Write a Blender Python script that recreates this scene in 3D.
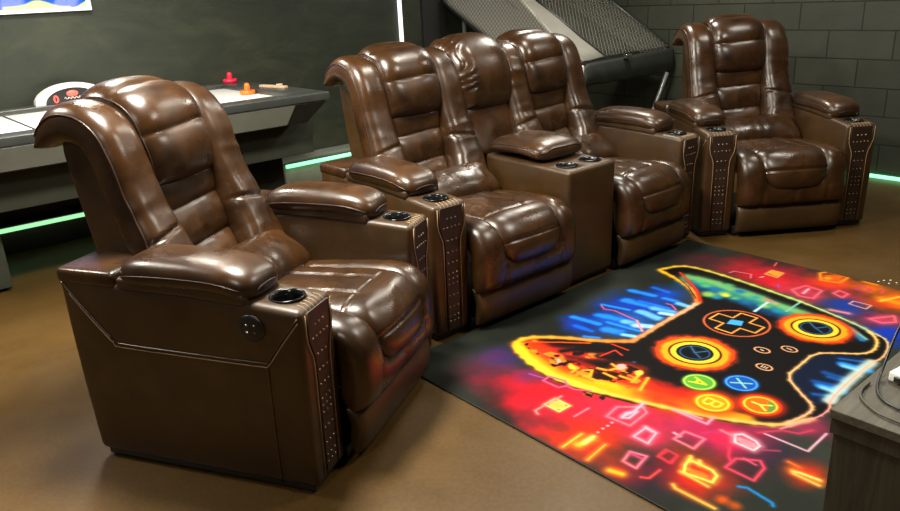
import bpy, bmesh, math, random
import numpy as np
from mathutils import Matrix, Vector, Euler

for o in list(bpy.data.objects): bpy.data.objects.remove(o)
scene = bpy.context.scene
COL = scene.collection
R = math.radians

# ------------------------------------------------------------------ camera
cam_d = bpy.data.cameras.new('camera'); cam = bpy.data.objects.new('camera', cam_d); COL.objects.link(cam)
cam_d.sensor_fit = 'HORIZONTAL'; cam_d.sensor_width = 36; cam_d.lens = 36*750/900
cam_d.clip_start = .05; cam_d.clip_end = 60
_p, _r, _y = R(19.47), R(-2.94), R(-50.24)
cr = Vector((1, 0, 0)); cf = Vector((0, math.cos(_p), -math.sin(_p))); cu = Vector((0, math.sin(_p), math.cos(_p)))
cr, cu = math.cos(_r)*cr + math.sin(_r)*cu, -math.sin(_r)*cr + math.cos(_r)*cu
_M = Matrix(((math.cos(_y), math.sin(_y), 0), (-math.sin(_y), math.cos(_y), 0), (0, 0, 1)))
cr, cu, cf = _M@cr, _M@cu, _M@cf
m = Matrix((cr, cu, -cf)).transposed().to_4x4(); m.translation = (0, 0, 1.5)
cam.matrix_world = m
scene.camera = cam

# ------------------------------------------------------------------ world, lights, exposure
w = bpy.data.worlds.new('room_air'); scene.world = w; w.use_nodes = True
w.node_tree.nodes['Background'].inputs[0].default_value = (.75, .85, 1, 1)
w.node_tree.nodes['Background'].inputs[1].default_value = .035
vs = scene.view_settings
vs.view_transform = 'Standard'; vs.look = 'None'; vs.gamma = 1; vs.exposure = 0.5; vs.use_curve_mapping = False
def area(name, loc, size, energy, col=(1, .94, .81), target=None, size_y=None):
    d = bpy.data.lights.new(name, 'AREA'); d.energy = energy; d.size = size; d.color = col
    if size_y: d.shape = 'RECTANGLE'; d.size_y = size_y
    else: d.shape = 'DISK'
    o = bpy.data.objects.new(name, d); COL.objects.link(o); o.location = loc
    if target is not None:
        o.rotation_euler = (Vector(target)-Vector(loc)).to_track_quat('-Z', 'Y').to_euler()
    return o
LIGHTS = [((-2.5, 1.2, 2.56), .6, 112), ((-4.5, 1.4, 2.56), .5, 46), ((-2.7, 3.2, 2.56), .45, 17), ((-1.0, 3.1, 2.56), .5, 29),
          ((-3.6, 4.7, 2.56), .5, 34), ((-1.7, 4.9, 2.56), .4, 12), ((-3.8, -.5, 2.56), .5, 44), ((-.6, -.7, 2.56), .5, 18)]  # unseen overhead lamps; table, under-table and camera-side ones were added as fill
for loc, s, e in LIGHTS: area('downlight_and_fill', loc, s, e)

# ------------------------------------------------------------------ helpers
def link(o, parent=None):
    COL.objects.link(o)
    if parent is not None: o.parent = parent
    return o
def mesh_obj(name, verts, faces, mat, parent=None, smooth=True):
    me = bpy.data.meshes.new(name); me.from_pydata([tuple(map(float, v)) for v in verts], [], [tuple(map(int, f)) for f in faces])
    bm = bmesh.new(); bm.from_mesh(me); bmesh.ops.recalc_face_normals(bm, faces=bm.faces); bm.to_mesh(me); bm.free()
    if smooth: me.polygons.foreach_set('use_smooth', [True]*len(me.polygons))
    me.materials.append(mat)
    return link(bpy.data.objects.new(name, me), parent)
def tag(o, label=None, cat=None, group=None, kind=None):
    if label: o['label'] = label
    if cat: o['category'] = cat
    if group: o['group'] = group
    if kind: o['kind'] = kind
    return o
def thing(name, label, cat, loc=(0, 0, 0), rz=0, group=None):
    o = bpy.data.objects.new(name, None); COL.objects.link(o); o.location = loc; o.rotation_euler = (0, 0, rz)
    o.empty_display_size = .1
    return tag(o, label, cat, group)
class MB:
    def __init__(s): s.v = []; s.f = []
    def add(s, v, f):
        n = len(s.v); s.v += [tuple(map(float, p)) for p in v]; s.f += [tuple(int(i)+n for i in q) for q in f]; return s
    def obj(s, name, mat, parent=None, smooth=True): return mesh_obj(name, s.v, s.f, mat, parent, smooth)

def crom(P, n):
    """Catmull-Rom through the points, n samples evenly spaced by arc length."""
    P = np.array(P, float)
    Q = np.vstack([2*P[0]-P[1], P, 2*P[-1]-P[-2]]); out = []
    for i in range(len(P)-1):
        p0, p1, p2, p3 = Q[i:i+4]
        for t in np.linspace(0, 1, 24, endpoint=False):
            out.append(.5*((2*p1)+(-p0+p2)*t+(2*p0-5*p1+4*p2-p3)*t*t+(-p0+3*p1-3*p2+p3)*t**3))
    out.append(P[-1]); out = np.array(out)
    d = np.r_[0, np.cumsum(np.linalg.norm(np.diff(out, axis=0), axis=1))]; d /= d[-1]
    t = np.linspace(0, 1, n)
    return np.stack([np.interp(t, d, out[:, k]) for k in range(P.shape[1])], 1)
def crease(P, seed, freq=18., stretch=(1, 1, 1)):
    rs = np.random.RandomState(seed); q = P*np.array(stretch); out = np.zeros(P.shape[:-1])
    for k in range(7):
        d = rs.normal(size=3); d /= np.linalg.norm(d); f = freq*(.6+1.3*rs.rand()); d2 = rs.normal(size=3)*freq*.35
        out += np.sin(q@d*f+rs.rand()*6.3+1.6*np.sin(q@d2+rs.rand()*6.3))
    out /= 7
    return 1.2-2.*np.sqrt(out*out*4+.03)      # soft hills parted by narrow valleys, like creased leather


def pillow(path, hw, T, B, nu=30, ns=60, det=None, yo=0., pu=4., ps=8., rough=.003, seed=0, wf=18., stretch=(1, 1, 1), sflat=(False, False)):
    """A stuffed shell following a side-view path (x,z); returns verts, faces and a point function."""
    t = np.linspace(-1, 1, ns); S = np.sin(t*math.pi/2); s01 = (S+1)/2
    dense = crom(path, 400); tt = np.linspace(0, 1, 400)
    def at(s):
        return np.stack([np.interp(s, tt, dense[:, 0]), np.interp(s, tt, dense[:, 1])], -1)
    P = at(s01); e = 4e-3
    tg = at(np.clip(s01+e*3, 0, 1))-at(np.clip(s01-e*3, 0, 1)); tg /= np.linalg.norm(tg, axis=1)[:, None]
    N = np.stack([-tg[:, 1], tg[:, 0]], 1)
    U = np.sin(np.linspace(-1, 1, nu)*math.pi/2)
    w = hw(s01) if callable(hw) else np.full(ns, hw); y0 = yo(s01) if callable(yo) else np.full(ns, yo)
    Eu = np.maximum(0, 1-np.abs(U)**pu)**.5
    Es = np.maximum(0, 1-np.abs(S)**ps)**.5
    E = Es[:, None]*Eu[None, :]
    D = det(U[None, :], s01[:, None])*np.ones((ns, nu)) if det else np.zeros((ns, nu))
    base = np.zeros((ns, nu, 3)); base[..., 0] = P[:, 0:1]; base[..., 2] = P[:, 1:2]; base[..., 1] = y0[:, None]+w[:, None]*U[None, :]
    nn = np.zeros((ns, nu, 3)); nn[..., 0] = N[:, 0:1]; nn[..., 2] = N[:, 1:2]
    h = (T+D)*E
    if rough: h = h+.62*rough*crease(base, seed, wf, stretch)*np.minimum(1, E*1.5)
    top = base+nn*h[..., None]; bot = base-nn*(B*E)[..., None]
    V = np.vstack([top.reshape(-1, 3), bot.reshape(-1, 3)]); F = []; o2 = ns*nu
    def ix(i, j, k): return k*o2+i*nu+j
    for i in range(ns-1):
        for j in range(nu-1):
            F.append((ix(i, j, 0), ix(i, j+1, 0), ix(i+1, j+1, 0), ix(i+1, j, 0)))
            F.append((ix(i, j, 1), ix(i+1, j, 1), ix(i+1, j+1, 1), ix(i, j+1, 1)))
    # weld rims
    rim = {}
    for i in range(ns):
        for j in range(nu):
            if i in (0, ns-1) or j in (0, nu-1): rim[ix(i, j, 1)] = ix(i, j, 0)
    V[list(rim.values())] = base.reshape(-1, 3)[list(rim.values())]
    F = [tuple(rim.get(a, a) for a in f) for f in F]
    used = sorted({a for f in F for a in f}); mp = {a: k for k, a in enumerate(used)}
    V = V[used]; F = [tuple(mp[a] for a in f) for f in F]
    def surf(u, s, off=0.):
        """a point on the upper skin"""
        i = np.interp(s, s01, np.arange(ns)); j = np.interp(u, U, np.arange(nu))
        i0 = int(min(ns-2, i)); j0 = int(min(nu-2, j)); fi, fj = i-i0, j-j0
        p = (top[i0, j0]*(1-fi)*(1-fj)+top[i0+1, j0]*fi*(1-fj)+top[i0, j0+1]*(1-fi)*fj+top[i0+1, j0+1]*fi*fj)
        return p+nn[i0, j0]*off
    return V, F, surf
def tube(pts, r, n=6, closed=False, cap=True):
    P = np.array(pts, float); k = len(P); V = []; F = []
    prev = None
    for i in range(k):
        if closed: tg = P[(i+1) % k]-P[i-1]
        else: tg = P[min(k-1, i+1)]-P[max(0, i-1)]
        tg = tg/(np.linalg.norm(tg)+1e-9)
        if prev is None:
            a = np.array([0, 0, 1.]) if abs(tg[2]) < .8 else np.array([1., 0, 0])
        else: a = prev
        nx = a-tg*(a@tg); nx /= np.linalg.norm(nx); ny = np.cross(tg, nx); prev = nx
        rr = r[i] if hasattr(r, '__len__') else r
        for q in range(n):
            an = 2*math.pi*q/n; V.append(P[i]+rr*(math.cos(an)*nx+math.sin(an)*ny))
    m_ = k if closed else k-1
    for i in range(m_):
        for q in range(n):
            F.append((i*n+q, i*n+(q+1) % n, ((i+1) % k)*n+(q+1) % n, ((i+1) % k)*n+q))
    if cap and not closed: F.append(tuple(range(n))[::-1]); F.append(tuple((k-1)*n+q for q in range(n)))
    return V, F
def rbox(x0, x1, y0, y1, z0, z1, r=.01, n=3, sub=(1, 1, 1), deform=None):
    """rounded box; optional deform(points Nx3)->points"""
    lo = np.array([x0, y0, z0], float); hi = np.array([x1, y1, z1], float)
    ax = []
    for a in range(3):
        e = np.linspace(0, 1, n+1); e = 1-np.cos(e*math.pi/2)
        L = hi[a]-lo[a]
        mid = np.linspace(r, L-r, sub[a]+1)
        ax.append(np.unique(np.round(np.r_[r*e, mid, L-r*e], 6)))
    idx = {}; V = []; F = []
    nn = [len(a) for a in ax]
    def vid(i, j, k):
        if (i, j, k) not in idx:
            p = np.array([ax[0][i], ax[1][j], ax[2][k]]); L = hi-lo
            c = np.minimum(np.maximum(p, r), L-r); d = p-c; nd = np.linalg.norm(d)
            if nd > 1e-9: p = c+d/nd*r
            idx[(i, j, k)] = len(V); V.append(lo+p)
        return idx[(i, j, k)]
    for a in range(3):
        b, c = (a+1) % 3, (a+2) % 3
        for side in (0, nn[a]-1):
            for j in range(nn[b]-1):
                for k in range(nn[c]-1):
                    q = []
                    for dj, dk in ((0, 0), (1, 0), (1, 1), (0, 1)):
                        t = [0, 0, 0]; t[a] = side; t[b] = j+dj; t[c] = k+dk; q.append(vid(*t))
                    F.append(tuple(q if side else q[::-1]))
    V = np.array(V)
    if deform: V = deform(V)
    return V, F
def prism(poly, y0, y1, r=0):
    """polygon in (x,z) extruded along y"""
    n = len(poly); V = [(x, y0, z) for x, z in poly]+[(x, y1, z) for x, z in poly]
    F = [tuple(range(n)), tuple(range(2*n-1, n-1, -1))]+[(i, (i+1) % n, n+(i+1) % n, n+i) for i in range(n)]
    return V, F
def bevel(o, width, seg=3, ang=30):
    md = o.modifiers.new('bevel', 'BEVEL'); md.width = width; md.segments = seg; md.limit_method = 'ANGLE'; md.angle_limit = R(ang)
    o.modifiers.new('wn', 'WEIGHTED_NORMAL'); return o
def lathe(prof, n=32, c=(0, 0, 0)):
    V = []; F = []
    for r_, z in prof:
        for k in range(n):
            a = 2*math.pi*k/n; V.append((c[0]+r_*math.cos(a), c[1]+r_*math.sin(a), c[2]+z))
    for i in range(len(prof)-1):
        for k in range(n): F.append((i*n+k, i*n+(k+1) % n, (i+1)*n+(k+1) % n, (i+1)*n+k))
    return V, F

# ------------------------------------------------------------------ materials
def mat(name):
    m_ = bpy.data.materials.new(name); m_.use_nodes = True; nt = m_.node_tree
    return m_, nt, nt.nodes['Principled BSDF']
def N(nt, t, **k):
    n = nt.nodes.new(t)
    for a, b in k.items():
        if hasattr(n, a): setattr(n, a, b)
        else: n.inputs[a.replace('_', ' ')].default_value = b
    return n
def ramp(nt, src, stops):
    r = nt.nodes.new('ShaderNodeValToRGB'); e = r.color_ramp.elements
    while len(e) < len(stops): e.new(.5)
    for q, (p, c) in zip(e, stops): q.position = p; q.color = (*c, 1)
    nt.links.new(src, r.inputs[0]); return r.outputs[0]
def coords(nt, scale=(1, 1, 1), kind='Object'):
    tc = N(nt, 'ShaderNodeTexCoord'); mp = N(nt, 'ShaderNodeMapping'); mp.inputs['Scale'].default_value = scale
    nt.links.new(tc.outputs[kind], mp.inputs[0]); return mp.outputs[0]
def noise(nt, vec, scale, detail=4, rough=.55, dist=0):
    n = N(nt, 'ShaderNodeTexNoise'); n.inputs['Scale'].default_value = scale; n.inputs['Detail'].default_value = detail
    n.inputs['Roughness'].default_value = rough; n.inputs['Distortion'].default_value = dist
    nt.links.new(vec, n.inputs['Vector']); return n.outputs[0]
def plain(name, col, rough=.5, metal=0, var=.15, bump=0, bscale=60, emis=None, es=0, coat=0):
    m_, nt, b = mat(name); v = coords(nt)
    c = ramp(nt, noise(nt, v, 7, 5), [(.3, tuple(x*(1-var) for x in col)), (.7, tuple(min(1, x*(1+var)) for x in col))])
    nt.links.new(c, b.inputs['Base Color']); b.inputs['Roughness'].default_value = rough; b.inputs['Metallic'].default_value = metal
    if coat: b.inputs['Coat Weight'].default_value = coat
    if bump:
        bp = N(nt, 'ShaderNodeBump'); bp.inputs['Strength'].default_value = bump; bp.inputs['Distance'].default_value = .002
        nt.links.new(noise(nt, v, bscale, 4), bp.inputs['Height']); nt.links.new(bp.outputs[0], b.inputs['Normal'])
    if emis: b.inputs['Emission Color'].default_value = (*emis, 1); b.inputs['Emission Strength'].default_value = es
    return m_
def leather(name, dark, mid, rough=.30, creases=.5):
    m_, nt, b = mat(name); v = coords(nt)
    n1 = noise(nt, v, 5.5, 6, .6, .6)
    c = ramp(nt, n1, [(.28, dark), (.52, tuple((a+d)/2 for a, d in zip(dark, mid))), (.75, mid)])
    nt.links.new(c, b.inputs['Base Color'])
    rr = ramp(nt, noise(nt, v, 9, 4), [(.3, (rough-.06,)*3), (.7, (rough+.1,)*3)]); nt.links.new(rr, b.inputs['Roughness'])
    b.inputs['Specular IOR Level'].default_value = .62
    vo = N(nt, 'ShaderNodeTexVoronoi'); vo.inputs['Scale'].default_value = 320; nt.links.new(v, vo.inputs['Vector'])
    b1 = N(nt, 'ShaderNodeBump'); b1.inputs['Strength'].default_value = .12; b1.inputs['Distance'].default_value = .001
    nt.links.new(vo.outputs[0], b1.inputs['Height'])
    n2 = N(nt, 'ShaderNodeTexNoise'); n2.noise_type = 'RIDGED_MULTIFRACTAL'; n2.inputs['Scale'].default_value = 16; n2.inputs['Detail'].default_value = 4
    n2.inputs['Distortion'].default_value = .8; nt.links.new(v, n2.inputs['Vector'])
    b2 = N(nt, 'ShaderNodeBump'); b2.inputs['Strength'].default_value = creases; b2.inputs['Distance'].default_value = .004
    nt.links.new(n2.outputs[0], b2.inputs['Height']); nt.links.new(b1.outputs[0], b2.inputs['Normal'])
    nt.links.new(b2.outputs[0], b.inputs['Normal'])
    return m_
LEA = leather('brown_leather', (.010, .0038, .0011), (.060, .0245, .0067), .285, .0)
LEAP = leather('brown_leather_panels', (.025, .0105, .0017), (.054, .0245, .0042), .42, .0)
PIPE = plain('dark_piping', (.028, .012, .007), .4)
STITCH = plain('tan_thread', (.42, .29, .16), .6)
BLACK = plain('black_plastic', (.012, .012, .012), .35)
CUPM = plain('black_cup_metal', (.01, .01, .011), .16, .3)
CHROME = plain('chrome', (.75, .73, .7), .18, 1, .05)
BRONZE = plain('bronze_nailhead', (.38, .30, .21), .38, 1, .1)
STRIPM = leather('dark_embossed_leather', (.010, .0045, .002), (.030, .013, .005), .50, .8)
# ------------------------------------------------------------------ room
XL, YB, ZC, XR, YN = -5.6, 6.04, 2.6, 2.4, -2.2
# floor: stained concrete
fm, nt, b = mat('stained_concrete'); v = coords(nt)
c = ramp(nt, noise(nt, v, 1.1, 8, .62, .5), [(.25, (.054, .027, .0058)), (.5, (.080, .042, .0095)), (.75, (.115, .062, .016))])
sp = ramp(nt, noise(nt, v, 60, 3, .7), [(.42, (.86, .86, .86)), (.6, (1.06, 1.06, 1.06))])
mx = N(nt, 'ShaderNodeMix'); mx.data_type = 'RGBA'; mx.blend_type = 'MULTIPLY'; mx.inputs['Factor'].default_value = 1
nt.links.new(c, mx.inputs[6]); nt.links.new(sp, mx.inputs[7]); nt.links.new(mx.outputs[2], b.inputs['Base Color'])
b.inputs['Specular IOR Level'].default_value = .32
rr = ramp(nt, noise(nt, v, 3, 5), [(.3, (.36,)*3), (.7, (.55,)*3)]); nt.links.new(rr, b.inputs['Roughness'])
bp = N(nt, 'ShaderNodeBump'); bp.inputs['Strength'].default_value = .12; bp.inputs['Distance'].default_value = .002
nt.links.new(noise(nt, v, 25, 6), bp.inputs['Height']); nt.links.new(bp.outputs[0], b.inputs['Normal'])
def slab(name, x0, x1, y0, y1, z0, z1, m_):
    o = mesh_obj(name, *rbox(x0, x1, y0, y1, z0, z1, .0005, 1), m_, smooth=False); return o
o = slab('floor', XL-.1, XR+.1, YN-.1, YB+.1, -.1, 0, fm); tag(o, kind='structure')
# left wall: dark mottled paint
pm, nt, b = mat('dark_green_paint'); v = coords(nt, (1, 1, 2.2))
c = ramp(nt, noise(nt, v, 2.2, 7, .65, .8), [(.3, (.006, .010, .0045)), (.5, (.013, .018, .0085)), (.75, (.030, .034, .0165))])
nt.links.new(c, b.inputs['Base Color']); b.inputs['Roughness'].default_value = .6
bp = N(nt, 'ShaderNodeBump'); bp.inputs['Strength'].default_value = .3; bp.inputs['Distance'].default_value = .004
nt.links.new(noise(nt, v, 14, 6), bp.inputs['Height']); nt.links.new(bp.outputs[0], b.inputs['Normal'])
o = slab('wall_left', XL-.1, XL, YN-.1, YB+.1, 0, ZC, pm); tag(o, kind='structure')
# block wall
bmn, nt, b = mat('dark_green_block'); tc = N(nt, 'ShaderNodeTexCoord'); sx = N(nt, 'ShaderNodeSeparateXYZ'); cx = N(nt, 'ShaderNodeCombineXYZ')
nt.links.new(tc.outputs['Object'], sx.inputs[0]); nt.links.new(sx.outputs[0], cx.inputs[0]); nt.links.new(sx.outputs[2], cx.inputs[1])
mp = N(nt, 'ShaderNodeMapping'); mp.inputs['Location'].default_value = (.055, -.045, 0); nt.links.new(cx.outputs[0], mp.inputs[0])
bt = N(nt, 'ShaderNodeTexBrick'); bt.offset = .5; bt.inputs['Scale'].default_value = 1
bt.inputs['Brick Width'].default_value = .468; bt.inputs['Row Height'].default_value = .2055; bt.inputs['Mortar Size'].default_value = .0045; bt.inputs['Mortar Smooth'].default_value = .3
bt.inputs['Color1'].default_value = (.025, .029, .018, 1); bt.inputs['Color2'].default_value = (.033, .037, .024, 1); bt.inputs['Mortar'].default_value = (.005, .006, .004, 1)
nt.links.new(mp.outputs[0], bt.inputs[0])
v = coords(nt); sp = ramp(nt, noise(nt, v, 5, 6, .6), [(.3, (.8, .8, .8)), (.7, (1.15, 1.15, 1.15))])
mx = N(nt, 'ShaderNodeMix'); mx.data_type = 'RGBA'; mx.blend_type = 'MULTIPLY'; mx.inputs['Factor'].default_value = 1
nt.links.new(bt.outputs[0], mx.inputs[6]); nt.links.new(sp, mx.inputs[7]); nt.links.new(mx.outputs[2], b.inputs['Base Color'])
b.inputs['Roughness'].default_value = .55
b1 = N(nt, 'ShaderNodeBump'); b1.invert = True; b1.inputs['Strength'].default_value = 1; b1.inputs['Distance'].default_value = .01; nt.links.new(bt.outputs[1], b1.inputs['Height'])
b2 = N(nt, 'ShaderNodeBump'); b2.inputs['Strength'].default_value = .35; b2.inputs['Distance'].default_value = .003; nt.links.new(noise(nt, v, 40, 5), b2.inputs['Height']); nt.links.new(b1.outputs[0], b2.inputs['Normal'])
nt.links.new(b2.outputs[0], b.inputs['Normal'])
o = slab('wall_back', XL-.1, XR+.1, YB, YB+.1, 0, ZC, bmn); tag(o, kind='structure')
DK = plain('dark_wall_paint', (.05, .048, .04), .7)
tag(slab('wall_right', XR, XR+.1, YN, YB, 0, ZC, DK), kind='structure')
tag(slab('wall_front', XL, XR, YN-.1, YN, 0, ZC, DK), kind='structure')
tag(slab('ceiling', XL-.1, XR+.1, YN-.1, YB+.1, ZC, ZC+.1, plain('ceiling_paint', (.05, .05, .048), .8)), kind='structure')
BBM = plain('dark_green_baseboard', (.03, .04, .028), .35)
tag(slab('baseboard_left', XL, XL+.13, .1, 2.78, 0, .185, BBM), kind='structure')
LEDG = plain('green_led', (.3, .9, .5), .4, emis=(.25, 1, .42), es=1.3)
LEDB = plain('green_led_bar', (.3, .9, .5), .4, emis=(.42, 1, .48), es=.75)
# ledge box beside the hockey table
GRY = plain('grey_panel', (.16, .17, .14), .45)
def led(name, x0, x1, y0, y1, z0, z1, m_, label):
    o = mesh_obj(name, *rbox(x0, x1, y0, y1, z0, z1, .004, 2), m_); return tag(o, label, 'led strip')
led('led_strip', XL+.131, XL+.146, .1, 2.75, .150, .178, LEDB, 'green glowing LED strip on the baseboard behind the air hockey table')
t = thing('low_platform', 'low grey platform box against the left wall beside the air hockey table', 'platform', (-5.5, 3.4, 0))
mesh_obj('body', *rbox(-.08, .08, -.58, .71, 0, .20, .004, 2), plain('pale_panel', (.32, .34, .26), .4), t)
mesh_obj('top_board', *rbox(-.09, .115, -.61, .725, .245, .27, .004, 2), GRY, t)
mesh_obj('side_board', *rbox(-.09, .10, -.61, -.585, 0, .244, .004, 2), GRY, t)
led('led_strip', -5.42, -5.395, 2.83, 4.13, .205, .232, LEDG, 'green glowing LED strip under the platform ledge behind the loveseat')
led('led_strip', -2.72, XR, YB-.03, YB, .003, .026, LEDG, 'green glowing LED strip along the foot of the block wall')
# white strip given emission; black panel colours in the doorway recess's shade
WHT = plain('glowing_white', (.85, .85, .82), .4, emis=(.9, 1, .95), es=.9)
tag(mesh_obj('glowing_strip', *rbox(XL, XL+.03, 4.20, 4.228, .1, 2.5, .004, 2), WHT), 'thin vertical white glowing strip on the dark left wall', 'glowing strip')
tag(slab('doorway_recess', XL, XL+.03, 4.46, 4.73, 0, 2.1, plain('doorway_dark', (.006, .006, .006), .7)), kind='structure')

# wall picture
def painted(name, fn, nx, ny, rough=.5, bump=0):
    m_, nt, b = mat(name)
    at = N(nt, 'ShaderNodeAttribute'); at.attribute_name = 'print'; nt.links.new(at.outputs[0], b.inputs['Base Color'])
    b.inputs['Roughness'].default_value = rough; b.inputs['Specular IOR Level'].default_value = .12
    if bump:
        bp = N(nt, 'ShaderNodeBump'); bp.inputs['Strength'].default_value = bump; bp.inputs['Distance'].default_value = .0015
        nt.links.new(noise(nt, coords(nt), 420, 3), bp.inputs['Height']); nt.links.new(bp.outputs[0], b.inputs['Normal'])
    return m_
def lin(c): c = np.asarray(c, float)/255; return np.where(c <= .04045, c/12.92, ((c+.055)/1.055)**2.4)
def grid_print(name, P, rgb, m_, parent=None):
    """P: (ny,nx,3) points, rgb: (ny,nx,3) sRGB 0-255 print colours"""
    ny, nx = P.shape[:2]; me = bpy.data.meshes.new(name)
    me.vertices.add(nx*ny); me.vertices.foreach_set('co', P.reshape(-1))
    i = np.arange(ny-1)[:, None]*nx+np.arange(nx-1)[None, :]
    q = np.stack([i, i+1, i+nx+1, i+nx], -1).reshape(-1)
    nf = (nx-1)*(ny-1); me.loops.add(nf*4); me.loops.foreach_set('vertex_index', q)
    me.polygons.add(nf); me.polygons.foreach_set('loop_start', np.arange(nf)*4); me.update(calc_edges=True)
    ca = me.color_attributes.new('print', 'FLOAT_COLOR', 'POINT')
    rgba = np.ones((ny*nx, 4), 'f'); rgba[:, :3] = lin(np.clip(rgb, 0, 255)).reshape(-1, 3); ca.data.foreach_set('color', rgba.reshape(-1))
    me.materials.append(m_); return link(bpy.data.objects.new(name, me), parent)
t = thing('wall_picture', 'blue and cream canvas picture with white border on left wall', 'picture', (XL+.02, .9, 1.85))
mesh_obj('canvas_frame', *rbox(-.02, .012, -.73, .73, -.36, .36, .003, 1), plain('canvas_white', (.95, .95, .92), .6, emis=None), t)
yy, zz = np.meshgrid(np.linspace(-.70, .70, 260), np.linspace(-.335, .335, 130))
def sn(a, b, s): return np.sin(a*s+1.7*np.sin(b*s*.7+1)+.6*np.sin(a*s*2.1+b*s))
f1 = sn(yy*6+zz*3, zz*8-yy*2, 1.6); f2 = sn(yy*14-zz*9, zz*5+yy*3, 1.2)
rgb = np.zeros(yy.shape+(3,)); rgb[:] = (40, 90, 215)
k = np.clip(f2*1.4, 0, 1)[..., None]; rgb = rgb*(1-k)+np.array((120, 140, 245))*k
k = np.clip(-f2*1.4-.3, 0, 1)[..., None]; rgb = rgb*(1-k)+np.array((10, 95, 170))*k
k = np.clip((-(zz+.335)*16+.55+f1*.35)*5*(yy > .20)+(yy-.645)*40*(yy > .6), 0, 1)[..., None]; rgb = rgb*(1-k)+np.array((250, 232, 170))*k
P = np.stack([np.full_like(yy, .0135), yy, zz], -1)
grid_print('print', P, rgb*.82, painted('picture_print', None, 0, 0, .5), t)

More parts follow.
